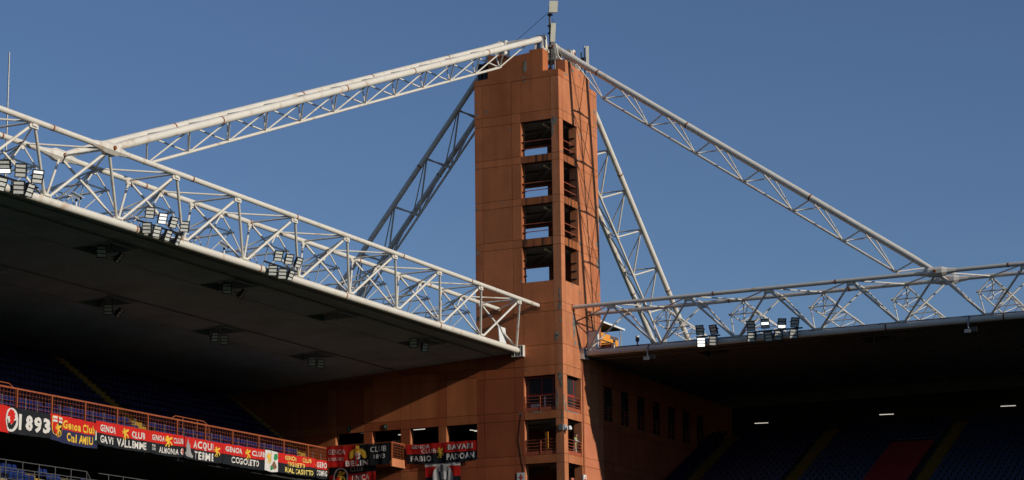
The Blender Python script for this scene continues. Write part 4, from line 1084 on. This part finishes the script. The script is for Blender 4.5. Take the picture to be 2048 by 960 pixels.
b.poly(TOWERP, .01, .22, .06, .95, 'b_grey'); b.text('ACQUI', .22, .74, .5, .9, bold=.028); b.text('TERME', .25, .76, .06, .42, bold=.028); b.poly(GRIFFIN, .78, .92, .3, .82, 'b_yel')
b = bx('red over black banner reading Genoa Club Cogoleto with a griffin', -16.7, -11.05, 20.63, 20.7, 19.17, 19.18, [(0, 0), (.54, 1)], 6, .05)
b.text('GENOA', .05, .44, .62, .88, bold=.028); b.text('CLUB', .67, .97, .62, .88, bold=.028); b.poly(GRIFFIN, .5, .64, .4, .94, 'b_yel'); b.text('COGOLETO', .2, .84, .14, .44, bold=.028)
b = bx('small white flag with a golden griffin and green red coat of arms', -11.2, -9.5, 20.72, 20.68, 19.2, 19.22, [(0, 0)], 7, .09, mats=('b_white',))
b.poly(GRIFFIN, .08, .55, .35, .9, 'b_yel'); b.poly([(.4, 0), (.6, 0), (.6, 1), (.4, 1)], .45, .56, .55, .98, 'cross'); b.poly([(.1, .2), (.5, 0), (1, .3), (.9, 1), (.3, .9)], .66, .97, .56, .92, 'b_green'); b.poly([(0, .3), (.3, .6), (.5, 1), (.8, .7), (1, .2), (.6, 0)], .48, .92, .12, .55, 'b_brown'); b.poly(circle(12), .42, .66, .08, .3, 'b_green', lay=2)
b = bx('red over black banner with yellow words Genoa Club Tiglieto Real Casotto', -9.5, -3.95, 20.66, 20.75, 19.25, 19.33, [(0, 0), (.48, 1)], 8, .04)
b.text('GENOA', .2, .5, .7, .92, 'b_lyel', .02); b.text('CLUB', .64, .88, .7, .92, 'b_lyel', .02); b.text('TIGLIETO', .26, .72, .4, .62, 'b_lyel', .02); b.text('REAL CASOTTO', .2, .94, .06, .32, 'b_lyel', .02)
b = bx('red over black banner reading Genoa Compagnia bent at the corner of the tier', -3.9, -2.2, 20.68, 20.74, 19.33, 19.33, [(0, 0), (.5, 1)], 9, .02)
b.text('GENO', .1, .96, .58, .88, bold=.028); b.text('COMPAG', .12, .98, .14, .44, bold=.028)
b = Banner('black over red banner reading Unica with a round griffin crest under the walkway', (-19.1, -1.96, 18.75), (-14.95, -1.96, 19.02), (-14.95, -1.96, 20.2), (-19.1, -1.96, 20.2), (0, -1, 0), [(0, 1), (.6, 0)], seed=10, mats=('b_black', 'b_red'), amp=.022)
b.poly(circle(24), .1, .42, -.1, .98, 'b_white'); b.poly(circle(24), .13, .39, .0, .9, 'b_black', lay=2); b.poly([(.0, .5), (.5, .6), (.6, .0), (.3, .05)], .14, .38, .0, .8, 'b_red', lay=3); b.poly(GRIFFIN, .18, .36, .15, .85, 'b_yel', lay=4)
b.text('UNICA', .5, .86, .14, .5, 'b_white', .01); b.text('CLUB', .46, .74, .7, .98, 'b_grey', .01)
b = Banner('red and black split banner reading Genoa Club Chiavari 1893 Belin with a yellow bird', (-19.05, -2.24, 20.22), (-13.6, -2.24, 20.18), (-13.6, -2.24, 21.78), (-19.2, -2.24, 21.82), (0, -1, 0), [(0, 1), (.49, 0)], seed=11, amp=.022, mats=('b_black', 'b_red'), vert=True)
b.text('GENOA', .03, .3, .6, .84, bold=.004, shear=.12); b.text('CHIAVARI', .02, .27, .3, .46, bold=.004); b.text('CLUB', .7, .95, .62, .88, bold=.004, shear=.12); b.text('1893', .75, .93, .3, .5, bold=.006); b.text('BELIN', .3, .66, .03, .28, bold=.025)
b.poly([(.0, .1), (.06, .5), (.25, .72), (.4, .74), (.4, .9), (.44, 1), (.5, .93), (.58, 1), (.6, .88), (.6, .74), (.76, .72), (.94, .5), (1, .1), (.9, .0), (.78, .1), (.7, .3), (.5, .36), (.3, .3), (.22, .1), (.1, .0)], .355, .64, .34, .98, 'b_yel'); b.poly(SHIELD, .46, .535, .31, .62, 'b_white', lay=2)
b.poly([(.42, 1), (.58, 1), (.58, 0), (.42, 0)], .46, .535, .33, .62, 'cross', lay=3); b.poly([(0, .56), (1, .56), (1, .44), (0, .44)], .46, .535, .33, .62, 'cross', lay=4); b.poly([(0, .5), (.5, 1), (1, .5), (.5, 0)], .47, .53, .74, .82, 'cross', lay=2)
b = Banner('red over black banner reading Genoa Club Fabio Bavari Padoan hung across two openings', (-13.25, -.13, 20.35), (-7.26, -.13, 20.28), (-7.26, -.13, 21.8), (-13.35, -.13, 21.8), (0, -1, 0), HALF, seed=12, sag=.1, amp=.02)
b.text('GENOA', .08, .34, .76, .95, bold=.015); b.text('CLUB', .22, .43, .53, .72, bold=.015); b.text('FABIO', .06, .36, .12, .4, bold=.03); b.poly(GRIFFIN, .44, .54, .26, .82, 'b_yel'); b.text('BAVARI', .6, .95, .62, .88, bold=.028); b.text('PADOAN', .58, .97, .14, .44, bold=.03)
b = Banner('red black and white striped flag with a line drawn face in a white disc', (-11.6, -.1, 17.6), (-8.65, -.1, 17.6), (-8.65, -.1, 20.26), (-11.7, -.1, 20.3), (0, -1, 0), [(0, 2), (.3, 0), (.62, 1), (.9, 2)], seed=13, mats=('b_black', 'b_red', 'b_white'), amp=.03, wl=.9)
b.poly(circle(28), .2, .8, .1, .96, 'b_white'); b.poly([(0, 0), (.2, .1), (.4, 0), (.6, .12), (.8, .02), (1, .2), (.9, .7), (.6, 1), (.3, .95), (.05, .6)], .34, .7, .74, .94, 'b_grey', lay=2)
b.poly([(.0, 1), (.2, 1), (.25, .4), (.5, .12), (.8, .4), (.85, 1), (1, 1), (.92, .3), (.5, .0), (.12, .3)], .38, .66, .4, .76, 'b_black', lay=2); b.poly([(0, .4), (.4, 1), (1, .5), (.5, .5)], .44, .52, .62, .68, 'b_black', lay=3); b.poly([(0, .5), (.5, 1), (1, .5), (.5, .4)], .46, .58, .5, .54, 'b_black', lay=3)

# ------------------------------------------------------------------ the worker on the balcony
def skinned(chain, edges, name, mat, parent, loc, sub=2):
    me = bpy.data.meshes.new(name); me.from_pydata([c[:3] for c in chain], edges, [])
    ob = bpy.data.objects.new(name, me); C.objects.link(ob)
    md = ob.modifiers.new('skin', 'SKIN'); ob.modifiers.new('sub', 'SUBSURF').levels = sub
    for i, c in enumerate(chain):
        sv = me.skin_vertices[0].data[i]; sv.radius = (c[3], c[4] if len(c) > 4 else c[3]); sv.use_root = (i == 0)
    nm = bpy.data.meshes.new_from_object(ob.evaluated_get(dg()))
    bpy.data.objects.remove(ob)
    nm.materials.clear(); nm.materials.append(mat)
    for p in nm.polygons: p.use_smooth = True
    o = bpy.data.objects.new(name, nm); C.objects.link(o); o.parent = parent; o['_o'] = tuple(loc); return o
pl = (-.38, 2.72, 20.37)
pr_ = thing('person', 'worker in a yellow hi-vis vest and camouflage trousers leaning on the balcony rail', 'person', pl)
# local frame: +x out over the rail (towards the pitch), +y to the right; looks towards +x +y
body = [(0, 0, .92, .15, .11), (.01, 0, 1.10, .14, .10), (.04, 0, 1.30, .155, .105), (.07, 0, 1.42, .12, .085), (.09, .0, 1.49, .055, .055), (.11, .01, 1.56, .06, .065),
        (.13, .02, 1.64, .085, .098), (.13, .02, 1.73, .078, .088),
        (.06, .17, 1.40, .062, .062), (.15, .24, 1.18, .048, .048), (.36, .22, 1.12, .036, .036), (.42, .18, 1.11, .032, .024),
        (.06, -.17, 1.40, .062, .062), (.14, -.22, 1.18, .048, .048), (.34, -.10, 1.13, .036, .036), (.41, -.03, 1.12, .032, .024),
        (.0, .09, .86, .092, .092), (.03, .11, .50, .062, .062), (0, .12, .09, .04, .045), (.13, .14, .04, .038, .03),
        (.0, -.09, .86, .092, .092), (-.02, -.12, .50, .062, .062), (-.06, -.13, .09, .04, .045), (.07, -.15, .04, .038, .03)]
bed = [(0, 1), (1, 2), (2, 3), (3, 4), (4, 5), (5, 6), (6, 7), (3, 8), (8, 9), (9, 10), (10, 11), (3, 12), (12, 13), (13, 14), (14, 15), (0, 16), (16, 17), (17, 18), (18, 19), (0, 20), (20, 21), (21, 22), (22, 23)]
# fingers
for hb, yy in ((11, .18), (15, -.03)):
    hx = .42 if hb == 11 else .41
    for f in range(4):
        i = len(body); oy = (f - 1.5) * .019; ln = (.06, .07, .068, .054)[f]
        body += [(hx + .03, yy + oy, 1.108, .010, .010), (hx + .03 + ln * .6, yy + oy, 1.095, .009, .009), (hx + .03 + ln * .8, yy + oy * 1.02, 1.06, .008, .008)]
        bed += [(hb, i), (i, i + 1), (i + 1, i + 2)]
    i = len(body); sg = -1 if hb == 11 else 1
    body += [(hx + .0, yy + sg * .045, 1.10, .011, .011), (hx + .035, yy + sg * .06, 1.085, .009, .009)]; bed += [(hb, i), (i, i + 1)]
bo = skinned(body, bed, 'body', M['skin'], pr_, pl)
top = [(0, 0, .86, .195, .155), (.01, 0, 1.10, .19, .155), (.04, 0, 1.30, .205, .16), (.068, 0, 1.43, .15, .115), (.08, 0, 1.465, .085, .075),
       (.06, .18, 1.40, .09, .085), (.06, -.18, 1.40, .09, .085)]
skinned(top, [(0, 1), (1, 2), (2, 3), (3, 4), (3, 5), (3, 6)], 'vest', M['vest'], pr_, pl)
for q, (z, s) in enumerate(((1.06, 1), (1.22, 1.03))):
    MB().lathe([(pl[0] + .012 + .02 * q, pl[1], pl[2] + z - .03), (pl[0] + .014 + .02 * q, pl[1], pl[2] + z + .03)], [.205 * s, .207 * s], 14, True, False).build('reflective_band', M['vest_band'], pr_)
for sg, A_ in ((1, [(.06, .17, 1.40), (.15, .24, 1.18), (.34, .222, 1.122)]), (-1, [(.06, -.17, 1.40), (.14, -.22, 1.18), (.32, -.11, 1.132)])):
    skinned([(*A_[0], .07), (*A_[1], .06), (*A_[2], .047)], [(0, 1), (1, 2)], 'sleeve', M['shirt'], pr_, pl)
skinned([(0, 0, .93, .162, .125), (.0, .1, .82, .125), (.03, .12, .5, .1), (0, .13, .1, .088), (.0, -.1, .82, .125), (-.02, -.13, .5, .1), (-.06, -.14, .1, .088)],
        [(0, 1), (1, 2), (2, 3), (0, 4), (4, 5), (5, 6)], 'trousers', M['trouser'], pr_, pl)
for a in ((0, .12, .14), (-.06, -.15, .07)): pass
for (x0, y0, x1, y1) in ((0, .12, .16, .145), (-.06, -.13, .1, -.155)):
    skinned([(x0 - .03, y0, .05, .05), (x0 + .05, y0 + .005, .06, .052), (x1, y1, .035, .045, .034)], [(0, 1), (1, 2)], 'shoe', M['shoe'], pr_, pl)
skinned([(.115, .015, 1.70, .088, .096), (.1, .01, 1.765, .078, .084), (.07, .0, 1.66, .07, .072)], [(0, 1), (0, 2)], 'hair', M['hair'], pr_, pl)
hd = Vector(pl) + Vector((.13, .02, 1.66)); fd = Vector((.9, .42, 0)).normalized(); sd = Vector((-fd.y, fd.x, 0))
MB().lathe([hd + fd * .085 + Vector((0, 0, .02)), hd + fd * .118 + Vector((0, 0, -.025)), hd + fd * .09 + Vector((0, 0, -.04))], [.008, .016, .012], 8).build('nose', M['skin'], bo)
for q in (-1, 1):
    c = hd + fd * .088 + sd * .032 * q + Vector((0, 0, .025))
    MB().obox(c, fd * .008, sd * .014, (0, 0, .007)).build('eye', M['hair'], bo)
    e = hd - fd * .005 + sd * .088 * q
    MB().obox(e, fd * .02, sd * .008, (0, 0, .034)).build('ear', M['skin'], bo)
MB().obox(hd + fd * .09 + Vector((0, 0, -.065)), fd * .006, sd * .024, (0, 0, .005)).build('mouth', M['salmon'], bo)
MB().obox(hd + fd * .08 + Vector((0, 0, -.1)), fd * .02, sd * .03, (0, 0, .02)).build('chin', M['skin'], bo)
# salmon chair in the opening below
t = thing('chair', 'salmon backed chair with dark seat in the lowest tower opening', 'chair', (-.5, 1.8, 17.1))
MB().obox((-.35, 2.15, 18.45), (.04, .0, 0), (0, .22, 0), (-.03, 0, .3)).build('backrest', M['salmon'], t)
MB().box(-.85, -.35, 1.55, 2.3, 17.75, 17.9).build('seat', M['black'], t)
MB().obox((-.4, 1.75, 18.3), (.06, 0, 0), (0, .25, 0), (0, 0, .28)).build('cushion', M['black'], t)
for x in (-.8, -.4):
    for y in (1.6, 2.25): MB().tube((x, y, 17.1), (x, y, 17.75), .025, 6).build('leg', M['black'], t)

for o in list(bpy.data.objects):
    if '_o' in o: del o['_o']
print('objects', len(bpy.data.objects), 'seats', nseat)
